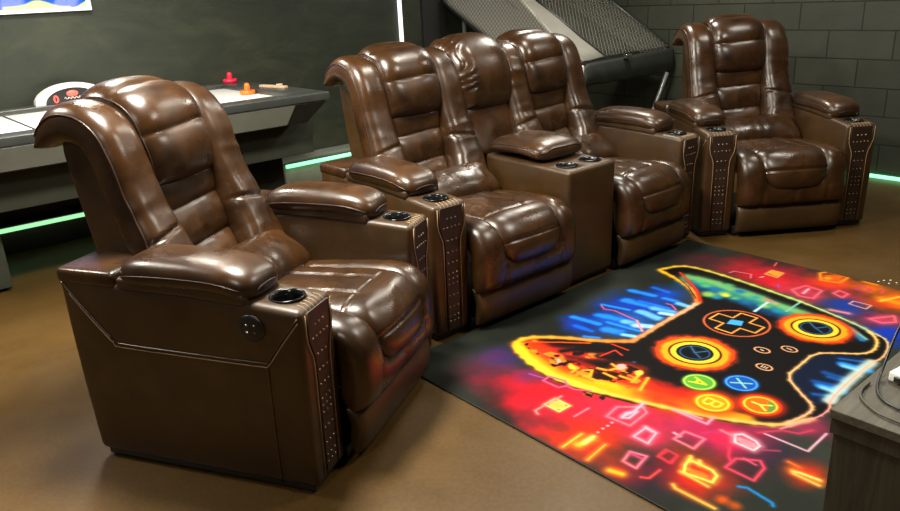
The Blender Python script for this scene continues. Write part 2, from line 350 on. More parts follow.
# ------------------------------------------------------------------ rug
RUG_PRINT=[
('blob',(-2.121,3.578),.130,(90,30,40),.600),
('blob',(-1.917,3.592),.156,(150,35,45),.800),
('blob',(-1.708,3.621),.208,(205,30,45),1),
('blob',(-1.554,3.629),.130,(200,40,50),.900),
('blob',(-1.470,3.742),.117,(240,70,20),1),
('blob',(-1.298,3.772),.091,(250,110,20),.900),
('blob',(-1.143,3.662),.130,(250,110,20),1),
('blob',(-1.192,3.616),.078,(220,60,30),.800),
('blob',(-1.353,3.618),.091,(190,50,70),.800),
('blob',(-1.492,3.507),.117,(220,60,90),.800),
('blob',(-1.118,3.423),.130,(215,60,90),.900),
('blob',(-1.323,3.495),.065,(20,60,170),.900),
('blob',(-1.257,3.445),.104,(30,60,160),.800),
('blob',(-1.036,3.316),.117,(15,60,190),.900),
('blob',(-1.172,3.432),.040,(90,30,60),.600),
('blob',(-2.072,1.970),.130,(60,45,110),.800),
('blob',(-2.069,1.851),.130,(120,35,60),.600),
('blob',(-1.903,1.861),.130,(150,30,50),.900),
('blob',(-1.765,1.887),.169,(205,25,40),1),
('blob',(-1.620,1.895),.169,(220,25,45),1),
('blob',(-1.519,1.975),.143,(225,40,60),1),
('blob',(-1.653,1.793),.091,(200,40,60),.700),
('blob',(-1.886,1.958),.065,(90,50,120),.500),
('blob',(-1.421,1.769),.130,(235,50,20),1),
('blob',(-1.248,1.693),.078,(230,50,25),.900),
('blob',(-1.408,2.037),.130,(210,40,70),.900),
('blob',(-1.293,1.923),.078,(215,45,75),.900),
('blob',(-1.244,2.105),.104,(200,45,85),.900),
('blob',(-1.121,2.095),.091,(120,30,90),.600),
('blob',(-1.076,2.114),.104,(225,40,80),1),
('blob',(-1.072,1.864),.111,(235,45,20),1),
('blob',(-.833,2.107),.065,(220,60,20),.900),
('blob',(-1.057,2.246),.091,(175,45,85),.800),
('blob',(-.976,2.372),.091,(170,50,90),.700),
('blob',(-1.169,1.842),.065,(110,25,45),.700),
('blob',(-.976,1.999),.078,(100,25,50),.500),
('blob',(-1.178,1.719),.104,(60,25,60),.500),
('blob',(-.961,2.131),.104,(50,30,70),.500),
('blob',(-.943,1.805),.020,(230,90,20),.900),
('blob',(-.902,1.807),.020,(230,90,20),.700),
('blob',(-2.021,2.575),.143,(20,50,150),.900),
('blob',(-2.022,2.846),.156,(15,60,180),1),
('blob',(-1.982,3.039),.104,(10,70,190),.900),
('blob',(-2.084,2.470),.078,(30,60,170),.800),
('blob',(-1.917,2.627),.117,(20,120,220),.800),
('line',((-2.134,2.520),(-1.999,2.538)),.030,(40,150,250),.018,(15,70,190)),
('line',((-2.064,2.450),(-1.975,2.456)),.024,(20,110,230),.018,(15,70,190)),
('line',((-2.129,2.727),(-1.996,2.762)),.019,(40,150,250),.018,(15,70,190)),
('line',((-2.062,2.616),(-1.959,2.644)),.041,(40,150,250),.018,(15,70,190)),
('line',((-2.081,2.847),(-1.966,2.863)),.041,(40,150,250),.018,(15,70,190)),
('line',((-2.138,2.967),(-2.012,2.987)),.030,(40,150,250),.018,(15,70,190)),
('line',((-2.073,3.075),(-1.987,3.073)),.022,(30,110,230),.018,(15,70,190)),
('line',((-1.940,2.515),(-1.877,2.536)),.047,(40,150,250),.018,(15,70,190)),
('line',((-1.929,2.644),(-1.859,2.657)),.041,(120,205,250),.018,(15,70,190)),
('line',((-1.947,2.779),(-1.846,2.777)),.047,(120,205,250),.018,(15,70,190)),
('line',((-1.917,2.865),(-1.838,2.881)),.047,(120,205,250),.018,(15,70,190)),
('line',((-1.955,2.994),(-1.898,3.001)),.027,(40,150,250),.018,(15,70,190)),
('line',((-1.867,2.984),(-1.819,2.985)),.030,(120,205,250),.018,(15,70,190)),
('line',((-1.865,2.638),(-1.813,2.674)),.041,(190,235,250),.018,(15,70,190)),
('line',((-1.863,2.830),(-1.818,2.850)),.027,(190,235,250),.018,(15,70,190)),
('line',((-1.849,2.525),(-1.804,2.542)),.027,(150,220,250),.018,(15,70,190)),
('line',((-1.982,2.581),(-1.820,2.603)),.019,(40,150,250),.018,(15,70,190)),
('line',((-1.963,2.392),(-1.908,2.424)),.016,(40,150,250),.018,(15,70,190)),
('line',((-2.023,2.885),(-1.874,2.905)),.019,(20,120,240),.018,(15,70,190)),
('poly',((-2.121,2.112),(-2.099,2.093),(-2.062,2.069),(-2.011,2.041),(-1.956,2.020),(-1.897,2.005),(-1.839,1.997),(-1.784,1.995),(-1.713,2.003),(-1.628,2.021),(-1.539,2.046),(-1.447,2.076),(-1.360,2.108),(-1.278,2.142),(-1.206,2.173),(-1.145,2.201),(-1.088,2.235),(-1.036,2.274),(-.995,2.322),(-.965,2.378),(-.946,2.429),(-.937,2.475),(-.940,2.519),(-.957,2.560),(-.970,2.624),(-.979,2.713),(-.984,2.816),(-.984,2.935),(-.980,3.009),(-.973,3.034),(-.972,3.070),(-.979,3.119),(-.991,3.164),(-1.007,3.207),(-1.030,3.240),(-1.062,3.264),(-1.087,3.281),(-1.107,3.290),(-1.153,3.310),(-1.227,3.343),(-1.316,3.374),(-1.423,3.402),(-1.532,3.427),(-1.645,3.446),(-1.747,3.463),(-1.837,3.475),(-1.927,3.482),(-2.016,3.483),(-2.085,3.472),(-2.133,3.450),(-2.169,3.407),(-2.194,3.343),(-2.179,3.295),(-2.128,3.261),(-2.079,3.236),(-2.033,3.221),(-1.980,3.194),(-1.921,3.157),(-1.869,3.116),(-1.825,3.072),(-1.800,3.024),(-1.794,2.972),(-1.793,2.901),(-1.797,2.812),(-1.793,2.721),(-1.782,2.630),(-1.780,2.565),(-1.786,2.525),(-1.812,2.479),(-1.859,2.427),(-1.922,2.381),(-2.002,2.339),(-2.071,2.292),(-2.128,2.238),(-2.150,2.188),(-2.138,2.144)),(14,12,12),.004,1),
('poly',((-1.166,2.686),(-1.167,2.742),(-1.170,2.805),(-1.174,2.873),(-1.142,2.938),(-1.075,2.996),(-1.031,3.020),(-1.011,3.009),(-.998,2.942),(-.991,2.823),(-.984,2.722),(-.977,2.635),(-.976,2.571),(-.980,2.527),(-1.002,2.523),(-1.042,2.558),(-1.088,2.596),(-1.139,2.637)),(12,25,50),.004,1),
('line',((-1.055,2.899),(-.966,2.911)),.030,(40,150,250),.012,(40,150,250)),
('line',((-1.076,2.784),(-.996,2.789)),.020,(20,80,150),.012,(20,80,150)),
('line',((-1.043,2.674),(-.975,2.684)),.035,(40,150,250),.012,(40,150,250)),
('line',((-1.046,2.887),(-.990,2.892)),.018,(130,205,235),.012,(130,205,235)),
('line',((-1.030,2.664),(-.982,2.662)),.018,(130,205,235),.012,(130,205,235)),
('line',((-1.085,2.939),(-1.008,2.975)),.012,(20,90,170),.012,(20,90,170)),
('line',((-1.075,2.689),(-.989,2.716)),.016,(15,80,160),.012,(15,80,160)),
('line',((-1.050,2.761),(-.986,2.765)),.016,(20,90,170),.012,(20,90,170)),
('line',((-1.031,2.595),(-.980,2.623)),.014,(20,90,170),.012,(20,90,170)),
('line',((-.971,2.585),(-.984,2.759),(-.986,2.994)),.030,(200,225,220),.015,(200,225,220)),
('line',((-2.078,2.160),(-1.948,2.128),(-1.829,2.119),(-1.663,2.151),(-1.474,2.205),(-1.296,2.266)),.100,(215,40,20),.030,(215,40,20)),
('line',((-1.989,2.179),(-1.793,2.289)),.050,(205,40,25),.030,(205,40,25)),
('line',((-2.085,2.168),(-1.998,2.170)),.050,(220,60,20),.020,(220,60,20)),
('line',((-2.041,2.116),(-1.914,2.085),(-1.798,2.078),(-1.636,2.111),(-1.450,2.165),(-1.275,2.226)),.050,(245,90,15),.020,(245,90,15)),
('line',((-1.649,2.109),(-1.493,2.154)),.040,(255,190,20),.020,(255,190,20)),
('line',((-2.120,2.134),(-2.019,2.085),(-1.894,2.056),(-1.779,2.050),(-1.619,2.083),(-1.436,2.138),(-1.263,2.199),(-1.126,2.269)),.040,(255,170,20),.018,(255,170,20)),
('blob',(-1.538,2.217),.065,(235,60,20),.900),
('blob',(-1.439,2.175),.065,(235,60,20),.900),
('blob',(-1.354,2.158),.065,(235,60,20),.900),
('blob',(-1.630,2.276),.065,(235,60,20),.900),
('speck',(-2.029,2.303),(-1.418,2.176)),
('line',((-1.837,2.148),(-1.791,2.144),(-1.786,2.101)),.010,(255,170,40),.006,(255,170,40)),
('line',((-1.765,2.145),(-1.739,2.170),(-1.713,2.126)),.010,(255,170,40),.006,(255,170,40)),
('line',((-1.733,2.200),(-1.699,2.209)),.010,(255,170,40),.006,(255,170,40)),
('line',((-1.689,2.184),(-1.632,2.182)),.010,(255,170,40),.006,(255,170,40)),
('line',((-1.628,2.209),(-1.575,2.215)),.010,(255,170,40),.006,(255,170,40)),
('line',((-1.727,2.112),(-1.654,2.115)),.010,(255,170,40),.006,(255,170,40)),
('line',((-1.713,2.267),(-1.675,2.257),(-1.687,2.221)),.010,(255,170,40),.006,(255,170,40)),
('line',((-1.581,2.277),(-1.565,2.202)),.010,(255,170,40),.006,(255,170,40)),
('line',((-1.540,2.272),(-1.506,2.173)),.010,(255,170,40),.006,(255,170,40)),
('poly',((-1.840,2.135),(-1.834,2.147),(-1.820,2.149),(-1.797,2.141),(-1.790,2.130),(-1.799,2.115),(-1.813,2.113),(-1.833,2.124)),(255,220,60),.006,1),
('poly',((-1.700,2.283),(-1.685,2.304),(-1.668,2.306),(-1.648,2.289),(-1.644,2.269),(-1.656,2.245),(-1.673,2.243),(-1.696,2.263)),(235,170,160),.010,1),
('poly',((-1.614,2.286),(-1.605,2.306),(-1.591,2.311),(-1.573,2.299),(-1.568,2.281),(-1.575,2.258),(-1.588,2.253),(-1.609,2.268)),(255,210,80),.010,1),
('poly',((-1.909,2.143),(-1.905,2.154),(-1.894,2.155),(-1.878,2.145),(-1.871,2.133),(-1.874,2.118),(-1.885,2.117),(-1.902,2.131)),(230,170,160),.006,1),
('line',((-1.939,2.214),(-1.886,2.304)),.020,(14,10,10),.012,(14,10,10)),
('line',((-1.880,2.296),(-1.752,2.406)),.045,(14,10,10),.012,(14,10,10)),
('line',((-1.793,2.289),(-1.652,2.375)),.030,(14,10,10),.012,(14,10,10)),
('line',((-1.763,2.421),(-1.715,2.534)),.050,(14,10,10),.012,(14,10,10)),
('line',((-1.793,2.289),(-1.782,2.377),(-1.733,2.360)),.006,(220,60,30),.004,(220,60,30)),
('line',((-1.827,2.414),(-1.743,2.415)),.006,(220,60,30),.004,(220,60,30)),
('blob',(-1.659,2.344),.012,(60,90,150),1),
('line',((-1.980,3.241),(-1.845,3.254),(-1.644,3.231),(-1.432,3.204),(-1.230,3.160)),.100,(15,70,120),.030,(15,70,120)),
('line',((-2.011,3.289),(-1.873,3.301),(-1.668,3.276),(-1.453,3.246),(-1.248,3.199)),.070,(35,125,140),.030,(35,125,140)),
('line',((-2.035,3.325),(-1.895,3.337),(-1.687,3.310),(-1.469,3.279),(-1.262,3.230)),.045,(120,185,110),.030,(120,185,110)),
('blob',(-1.899,3.277),.030,(90,180,120),.900),
('blob',(-1.834,3.264),.030,(30,110,170),.900),
('blob',(-1.772,3.232),.030,(150,200,90),.900),
('blob',(-1.780,3.173),.030,(40,140,170),.900),
('blob',(-1.707,3.223),.030,(90,180,120),.900),
('blob',(-1.648,3.210),.030,(30,110,170),.900),
('blob',(-1.828,3.180),.030,(150,200,90),.900),
('blob',(-1.644,3.298),.030,(40,140,170),.900),
('blob',(-1.819,3.351),.030,(90,180,120),.900),
('blob',(-1.735,3.319),.030,(30,110,170),.900),
('blob',(-1.557,3.229),.030,(150,200,90),.900),
('blob',(-1.491,3.226),.030,(40,140,170),.900),
('blob',(-1.951,3.305),.030,(90,180,120),.900),
('blob',(-1.758,3.227),.018,(225,215,60),.900),
('blob',(-1.581,3.305),.025,(230,120,130),.900),
('blob',(-1.540,3.293),.018,(235,140,150),.900),
('line',((-1.565,3.142),(-1.570,3.283)),.008,(190,215,230),.004,(190,215,230)),
('line',((-1.459,3.240),(-1.462,3.383)),.008,(120,190,180),.004,(120,190,180)),
('line',((-1.176,3.253),(-1.092,3.169)),.020,(40,120,190),.012,(40,120,190)),
('line',((-1.244,3.290),(-1.141,3.230),(-1.084,3.189)),.010,(120,180,170),.010,(120,180,170)),
('line',((-2.093,2.106),(-2.067,2.094)),.025,(255,225,60),.012,(255,225,60)),
('line',((-2.067,2.094),(-2.017,2.070)),.025,(255,221,57),.012,(255,221,57)),
('line',((-2.017,2.070),(-1.962,2.052)),.025,(255,218,55),.012,(255,218,55)),
('line',((-1.962,2.052),(-1.900,2.038)),.025,(255,215,52),.012,(255,215,52)),
('line',((-1.900,2.038),(-1.842,2.030)),.025,(255,212,50),.012,(255,212,50)),
('line',((-1.842,2.030),(-1.785,2.027)),.025,(255,209,47),.012,(255,209,47)),
('line',((-1.785,2.027),(-1.717,2.034)),.025,(255,206,45),.012,(255,206,45)),
('line',((-1.717,2.034),(-1.639,2.051)),.025,(255,203,42),.012,(255,203,42)),
('line',((-1.639,2.051),(-1.600,2.059)),.025,(255,200,40),.012,(255,200,40)),
('line',((-2.093,2.106),(-2.067,2.094)),.014,(255,205,40),.012,(255,205,40)),
('line',((-2.067,2.094),(-2.017,2.070)),.014,(255,204,43),.012,(255,204,43)),
('line',((-2.017,2.070),(-1.962,2.052)),.014,(255,203,47),.012,(255,203,47)),
('line',((-1.962,2.052),(-1.900,2.038)),.014,(255,202,51),.012,(255,202,51)),
('line',((-1.900,2.038),(-1.842,2.030)),.014,(255,201,55),.012,(255,201,55)),
('line',((-1.842,2.030),(-1.785,2.027)),.014,(255,200,59),.012,(255,200,59)),
('line',((-1.785,2.027),(-1.717,2.034)),.014,(255,200,63),.012,(255,200,63)),
('line',((-1.717,2.034),(-1.639,2.051)),.014,(255,199,67),.012,(255,199,67)),
('line',((-1.639,2.051),(-1.554,2.073)),.014,(255,198,71),.012,(255,198,71)),
('line',((-1.554,2.073),(-1.463,2.101)),.014,(255,197,75),.012,(255,197,75)),
('line',((-1.463,2.101),(-1.375,2.130)),.014,(255,196,78),.012,(255,196,78)),
('line',((-1.375,2.130),(-1.290,2.161)),.014,(255,195,82),.012,(255,195,82)),
('line',((-1.290,2.161),(-1.214,2.193)),.014,(255,195,86),.012,(255,195,86)),
('line',((-1.214,2.193),(-1.146,2.228)),.014,(255,194,90),.012,(255,194,90)),
('line',((-1.146,2.228),(-1.088,2.260)),.014,(255,193,94),.012,(255,193,94)),
('line',((-1.088,2.260),(-1.039,2.291)),.014,(255,192,98),.012,(255,192,98)),
('line',((-1.039,2.291),(-1.001,2.335)),.014,(255,191,102),.012,(255,191,102)),
('line',((-1.001,2.335),(-.973,2.395)),.014,(255,190,106),.012,(255,190,106)),
('line',((-.973,2.395),(-.959,2.425)),.014,(255,190,110),.012,(255,190,110)),
('line',((-2.079,2.092),(-2.092,2.100)),.019,(255,215,40),.012,(255,215,40)),
('line',((-2.092,2.100),(-2.119,2.114)),.019,(254,207,42),.012,(254,207,42)),
('line',((-2.119,2.114),(-2.137,2.142)),.019,(254,200,44),.012,(254,200,44)),
('line',((-2.137,2.142),(-2.145,2.182)),.019,(253,192,46),.012,(253,192,46)),
('line',((-2.145,2.182),(-2.121,2.230)),.019,(253,185,48),.012,(253,185,48)),
('line',((-2.121,2.230),(-2.064,2.284)),.019,(252,177,50),.012,(252,177,50)),
('line',((-2.064,2.284),(-1.997,2.334)),.019,(252,170,52),.012,(252,170,52)),
('line',((-1.997,2.334),(-1.921,2.379)),.019,(251,162,54),.012,(251,162,54)),
('line',((-1.921,2.379),(-1.858,2.425)),.019,(251,155,56),.012,(251,155,56)),
('line',((-1.858,2.425),(-1.807,2.473)),.019,(250,147,58),.012,(250,147,58)),
('line',((-1.807,2.473),(-1.782,2.497)),.019,(250,140,60),.012,(250,140,60)),
('line',((-2.124,2.157),(-2.003,2.273),(-1.902,2.356)),.006,(250,90,20),.006,(250,90,20)),
('line',((-1.782,2.497),(-1.783,2.521)),.016,(250,140,70),.010,(250,140,70)),
('line',((-1.783,2.521),(-1.783,2.569)),.016,(250,146,80),.010,(250,146,80)),
('line',((-1.783,2.569),(-1.787,2.636)),.016,(250,152,90),.010,(250,152,90)),
('line',((-1.787,2.636),(-1.794,2.724)),.016,(250,158,100),.010,(250,158,100)),
('line',((-1.794,2.724),(-1.798,2.814)),.016,(250,165,110),.010,(250,165,110)),
('line',((-1.798,2.814),(-1.798,2.908)),.016,(250,171,120),.010,(250,171,120)),
('line',((-1.798,2.908),(-1.801,2.982)),.016,(250,177,130),.010,(250,177,130)),
('line',((-1.801,2.982),(-1.806,3.034)),.016,(250,183,140),.010,(250,183,140)),
('line',((-1.806,3.034),(-1.809,3.060)),.016,(250,190,150),.010,(250,190,150)),
('line',((-1.809,3.060),(-1.824,3.080)),.017,(250,130,60),.012,(250,130,60)),
('line',((-1.824,3.080),(-1.855,3.120)),.017,(250,138,56),.012,(250,138,56)),
('line',((-1.855,3.120),(-1.892,3.157)),.017,(251,147,52),.012,(251,147,52)),
('line',((-1.892,3.157),(-1.935,3.189)),.017,(251,156,48),.012,(251,156,48)),
('line',((-1.935,3.189),(-1.984,3.219)),.017,(252,165,45),.012,(252,165,45)),
('line',((-1.984,3.219),(-2.037,3.246)),.017,(253,173,41),.012,(253,173,41)),
('line',((-2.037,3.246),(-2.096,3.270)),.017,(253,182,37),.012,(253,182,37)),
('line',((-2.096,3.270),(-2.160,3.292)),.017,(254,191,33),.012,(254,191,33)),
('line',((-2.160,3.292),(-2.193,3.303)),.017,(255,200,30),.012,(255,200,30)),
('line',((-1.809,3.078),(-1.896,3.189),(-1.980,3.259),(-2.098,3.348)),.010,(220,50,20),.008,(220,50,20)),
('line',((-1.843,3.097),(-1.957,3.205),(-2.080,3.284),(-2.153,3.318)),.004,(40,10,5),.002,(40,10,5)),
('line',((-2.202,3.316),(-2.191,3.346)),.015,(255,190,40),.012,(255,190,40)),
('line',((-2.191,3.346),(-2.168,3.408)),.015,(248,192,48),.012,(248,192,48)),
('line',((-2.168,3.408),(-2.131,3.447)),.015,(242,195,56),.012,(242,195,56)),
('line',((-2.131,3.447),(-2.079,3.462)),.015,(235,197,64),.012,(235,197,64)),
('line',((-2.079,3.462),(-2.006,3.466)),.015,(229,200,72),.012,(229,200,72)),
('line',((-2.006,3.466),(-1.913,3.460)),.015,(222,202,80),.012,(222,202,80)),
('line',((-1.913,3.460),(-1.822,3.450)),.015,(216,205,88),.012,(216,205,88)),
('line',((-1.822,3.450),(-1.733,3.438)),.015,(209,207,96),.012,(209,207,96)),
('line',((-1.733,3.438),(-1.632,3.422)),.015,(203,210,104),.012,(203,210,104)),
('line',((-1.632,3.422),(-1.521,3.403)),.015,(196,212,112),.012,(196,212,112)),
('line',((-1.521,3.403),(-1.467,3.394)),.015,(190,215,120),.012,(190,215,120)),
('line',((-1.467,3.394),(-1.426,3.383)),.010,(200,215,130),.012,(200,215,130)),
('line',((-1.426,3.383),(-1.346,3.362)),.010,(195,213,138),.012,(195,213,138)),
('line',((-1.346,3.362),(-1.267,3.339)),.010,(190,211,146),.012,(190,211,146)),
('line',((-1.267,3.339),(-1.191,3.314)),.010,(185,210,155),.012,(185,210,155)),
('line',((-1.191,3.314),(-1.135,3.292)),.010,(180,208,163),.012,(180,208,163)),
('line',((-1.135,3.292),(-1.098,3.271)),.010,(175,206,171),.012,(175,206,171)),
('line',((-1.098,3.271),(-1.080,3.261)),.010,(170,205,180),.012,(170,205,180)),
('line',((-1.109,3.274),(-1.096,3.262)),.007,(255,210,110),.008,(255,210,110)),
('line',((-1.096,3.262),(-1.071,3.239)),.007,(254,208,111),.008,(254,208,111)),
('line',((-1.071,3.239),(-1.052,3.213)),.007,(254,207,112),.008,(254,207,112)),
('line',((-1.052,3.213),(-1.039,3.186)),.007,(254,206,113),.008,(254,206,113)),
('line',((-1.039,3.186),(-1.029,3.153)),.007,(254,205,114),.008,(254,205,114)),
('line',((-1.029,3.153),(-1.022,3.115)),.007,(254,204,115),.008,(254,204,115)),
('line',((-1.022,3.115),(-1.024,3.082)),.007,(253,203,116),.008,(253,203,116)),
('line',((-1.024,3.082),(-1.034,3.054)),.007,(253,201,118),.008,(253,201,118)),
('line',((-1.034,3.054),(-1.057,3.025)),.007,(253,200,119),.008,(253,200,119)),
('line',((-1.057,3.025),(-1.093,2.997)),.007,(253,199,120),.008,(253,199,120)),
('line',((-1.093,2.997),(-1.128,2.967)),.007,(253,198,121),.008,(253,198,121)),
('line',((-1.128,2.967),(-1.162,2.934)),.007,(252,197,122),.008,(252,197,122)),
('line',((-1.162,2.934),(-1.178,2.882)),.007,(252,196,123),.008,(252,196,123)),
('line',((-1.178,2.882),(-1.174,2.813)),.007,(252,195,125),.008,(252,195,125)),
('line',((-1.174,2.813),(-1.171,2.748)),.007,(252,193,126),.008,(252,193,126)),
('line',((-1.171,2.748),(-1.169,2.686)),.007,(252,192,127),.008,(252,192,127)),
('line',((-1.169,2.686),(-1.143,2.633)),.007,(251,191,128),.008,(251,191,128)),
('line',((-1.143,2.633),(-1.094,2.590)),.007,(251,190,129),.008,(251,190,129)),
('line',((-1.094,2.590),(-1.053,2.555)),.007,(251,189,130),.008,(251,189,130)),
('line',((-1.053,2.555),(-1.018,2.529)),.007,(251,188,131),.008,(251,188,131)),
('line',((-1.018,2.529),(-.997,2.506)),.007,(251,186,133),.008,(251,186,133)),
('line',((-.997,2.506),(-.988,2.486)),.007,(250,185,134),.008,(250,185,134)),
('line',((-.988,2.486),(-.985,2.458)),.007,(250,184,135),.008,(250,184,135)),
('line',((-.985,2.458),(-.989,2.421)),.007,(250,183,136),.008,(250,183,136)),
('line',((-.989,2.421),(-.996,2.386)),.007,(250,182,137),.008,(250,182,137)),
('line',((-.996,2.386),(-1.005,2.354)),.007,(250,181,138),.008,(250,181,138)),
('line',((-1.005,2.354),(-1.010,2.338)),.007,(250,180,140),.008,(250,180,140)),
('line',((-1.074,3.267),(-1.060,3.259)),.004,(255,215,130),.006,(255,215,130)),
('line',((-1.060,3.259),(-1.032,3.245)),.004,(254,211,131),.006,(254,211,131)),
('line',((-1.032,3.245),(-1.010,3.217)),.004,(253,207,133),.006,(253,207,133)),
('line',((-1.010,3.217),(-.992,3.176)),.004,(253,204,135),.006,(253,204,135)),
('line',((-.992,3.176),(-.980,3.128)),.004,(252,200,136),.006,(252,200,136)),
('line',((-.980,3.128),(-.972,3.073)),.004,(252,196,138),.006,(252,196,138)),
('line',((-.972,3.073),(-.973,3.034)),.004,(251,193,140),.006,(251,193,140)),
('line',((-.973,3.034),(-.980,3.009)),.004,(251,189,141),.006,(251,189,141)),
('line',((-.980,3.009),(-.983,2.944)),.004,(250,186,143),.006,(250,186,143)),
('line',((-.983,2.944),(-.983,2.842)),.004,(250,182,145),.006,(250,182,145)),
('line',((-.983,2.842),(-.980,2.739)),.004,(249,178,146),.006,(249,178,146)),
('line',((-.980,2.739),(-.974,2.635)),.004,(248,175,148),.006,(248,175,148)),
('line',((-.974,2.635),(-.964,2.572)),.004,(248,171,150),.006,(248,171,150)),
('line',((-.964,2.572),(-.951,2.546)),.004,(247,168,151),.006,(247,168,151)),
('line',((-.951,2.546),(-.945,2.511)),.004,(247,164,153),.006,(247,164,153)),
('line',((-.945,2.511),(-.947,2.468)),.004,(246,160,155),.006,(246,160,155)),
('line',((-.947,2.468),(-.962,2.406)),.004,(246,157,156),.006,(246,157,156)),
('line',((-.962,2.406),(-.992,2.327)),.004,(245,153,158),.006,(245,153,158)),
('line',((-.992,2.327),(-1.006,2.288)),.004,(245,150,160),.006,(245,150,160)),
('ring',(-1.530,2.588),.128,.062,(235,70,20),.016),
('ring',(-1.530,2.588),.118,.034,(255,165,30),.010),
('ring',(-1.530,2.588),.104,.006,(40,10,5),.003),
('ring',(-1.530,2.588),.086,.020,(255,215,60),.005),
('ring',(-1.530,2.588),.000,.146,(8,12,16),.004),
('ring',(-1.530,2.588),.060,.004,(40,90,130),.003),
('line',((-1.575,2.628),(-1.530,2.588),(-1.500,2.633)),.004,(70,120,160),.008,(40,90,140)),
('line',((-1.530,2.588),(-1.490,2.563)),.003,(70,120,160),.008,(40,90,140)),
('ring',(-1.283,3.153),.119,.058,(235,70,20),.016),
('ring',(-1.283,3.153),.110,.032,(255,165,30),.010),
('ring',(-1.283,3.153),.097,.006,(40,10,5),.003),
('ring',(-1.283,3.153),.080,.020,(255,215,60),.005),
('ring',(-1.283,3.153),.000,.136,(8,12,16),.004),
('ring',(-1.283,3.153),.060,.004,(40,90,130),.003),
('line',((-1.328,3.193),(-1.283,3.153),(-1.253,3.198)),.004,(70,120,160),.008,(40,90,140)),
('line',((-1.283,3.153),(-1.243,3.128)),.003,(70,120,160),.008,(40,90,140)),
('ring',(-1.557,2.970),.141,.004,(240,110,60),.005),
('line',((-1.517,3.010),(-1.445,3.010),(-1.445,2.930),(-1.517,2.930),(-1.517,2.858),(-1.597,2.858),(-1.597,2.930),(-1.669,2.930),(-1.669,3.010),(-1.597,3.010),(-1.597,3.082),(-1.517,3.082),(-1.517,3.010)),.006,(255,185,80),.005,(240,110,40)),
('poly',((-1.587,2.930),(-1.522,2.955),(-1.542,3.010),(-1.597,2.990)),(70,170,230),.004,1),
('ring',(-1.262,2.281),.000,.150,(235,80,15),.030),
('ring',(-1.132,2.387),0,.150,(215,50,20),.020),
('ring',(-1.381,2.382),0,.124,(90,165,60),.008),
('ring',(-1.381,2.382),.056,.004,(185,225,90),.003),
('line',((-1.412,2.405),(-1.350,2.382),(-1.412,2.359)),.006,(235,225,50),.003,(235,225,50)),
('line',((-1.390,2.395),(-1.390,2.369)),.006,(235,225,50),.003,(235,225,50)),
('ring',(-1.262,2.486),0,.124,(15,85,180),.008),
('ring',(-1.262,2.486),.056,.004,(80,165,230),.003),
('line',((-1.293,2.509),(-1.231,2.463)),.006,(150,210,190),.003,(150,210,190)),
('line',((-1.231,2.509),(-1.293,2.463)),.006,(150,210,190),.003,(150,210,190)),
('ring',(-1.262,2.281),0,.124,(245,150,20),.008),
('ring',(-1.262,2.281),.056,.004,(255,215,60),.003),
('line',((-1.293,2.301),(-1.231,2.301),(-1.231,2.272),(-1.240,2.261),(-1.253,2.261),(-1.262,2.272),(-1.262,2.301)),.006,(255,225,70),.003,(255,225,70)),
('line',((-1.262,2.272),(-1.271,2.258),(-1.284,2.258),(-1.293,2.272),(-1.293,2.301)),.006,(255,225,70),.003,(255,225,70)),
('ring',(-1.132,2.387),0,.124,(235,110,20),.008),
('ring',(-1.132,2.387),.056,.004,(255,215,60),.003),
('poly',((-1.132,2.437),(-1.102,2.437),(-1.077,2.407),(-1.074,2.367),(-1.092,2.342),(-1.107,2.387)),(80,150,70),.010,.900),
('line',((-1.101,2.410),(-1.132,2.387),(-1.101,2.364)),.006,(255,235,90),.003,(255,235,90)),
('line',((-1.132,2.387),(-1.163,2.387)),.006,(255,235,90),.003,(255,235,90)),
('line',((-1.232,2.666),(-1.236,2.677),(-1.246,2.686),(-1.260,2.690),(-1.275,2.688),(-1.288,2.682),(-1.295,2.672),(-1.295,2.660),(-1.288,2.650),(-1.275,2.644),(-1.260,2.642),(-1.246,2.646),(-1.236,2.655),(-1.232,2.666)),.004,(250,200,150),.004,(240,110,50)),
('line',((-1.311,2.798),(-1.315,2.809),(-1.325,2.818),(-1.339,2.822),(-1.354,2.820),(-1.367,2.814),(-1.374,2.804),(-1.374,2.792),(-1.367,2.782),(-1.354,2.776),(-1.339,2.774),(-1.325,2.778),(-1.315,2.787),(-1.311,2.798)),.004,(250,200,150),.004,(240,110,50)),
('line',((-1.236,2.883),(-1.240,2.894),(-1.250,2.903),(-1.264,2.907),(-1.279,2.905),(-1.292,2.899),(-1.299,2.889),(-1.299,2.877),(-1.292,2.867),(-1.279,2.861),(-1.264,2.859),(-1.250,2.863),(-1.240,2.872),(-1.236,2.883)),.004,(250,200,150),.004,(240,110,50)),
('line',((-1.274,2.658),(-1.274,2.674)),.003,(250,225,200),.002,(240,150,90)),
('line',((-1.264,2.658),(-1.264,2.674)),.003,(250,225,200),.002,(240,150,90)),
('line',((-1.254,2.658),(-1.254,2.674)),.003,(250,225,200),.002,(240,150,90)),
('line',((-1.350,2.800),(-1.336,2.796)),.004,(240,225,210),.002,(240,150,90)),
('line',((-1.280,2.885),(-1.256,2.881)),.004,(240,225,210),.002,(240,150,90)),
('poly',((-1.694,1.852),(-1.694,1.882),(-1.676,1.897),(-1.640,1.896),(-1.622,1.881),(-1.622,1.851),(-1.640,1.837),(-1.676,1.837)),(250,185,80),.008,1),
('line',((-1.694,1.837),(-1.694,1.897),(-1.622,1.896),(-1.623,1.837),(-1.694,1.837)),.006,(255,225,120),.010,(255,225,120)),
('line',((-1.690,1.926),(-1.690,1.781),(-1.667,1.769)),.006,(250,140,130),.008,(250,140,130)),
('line',((-1.561,1.851),(-1.561,1.932)),.005,(250,120,140),.006,(250,120,140)),
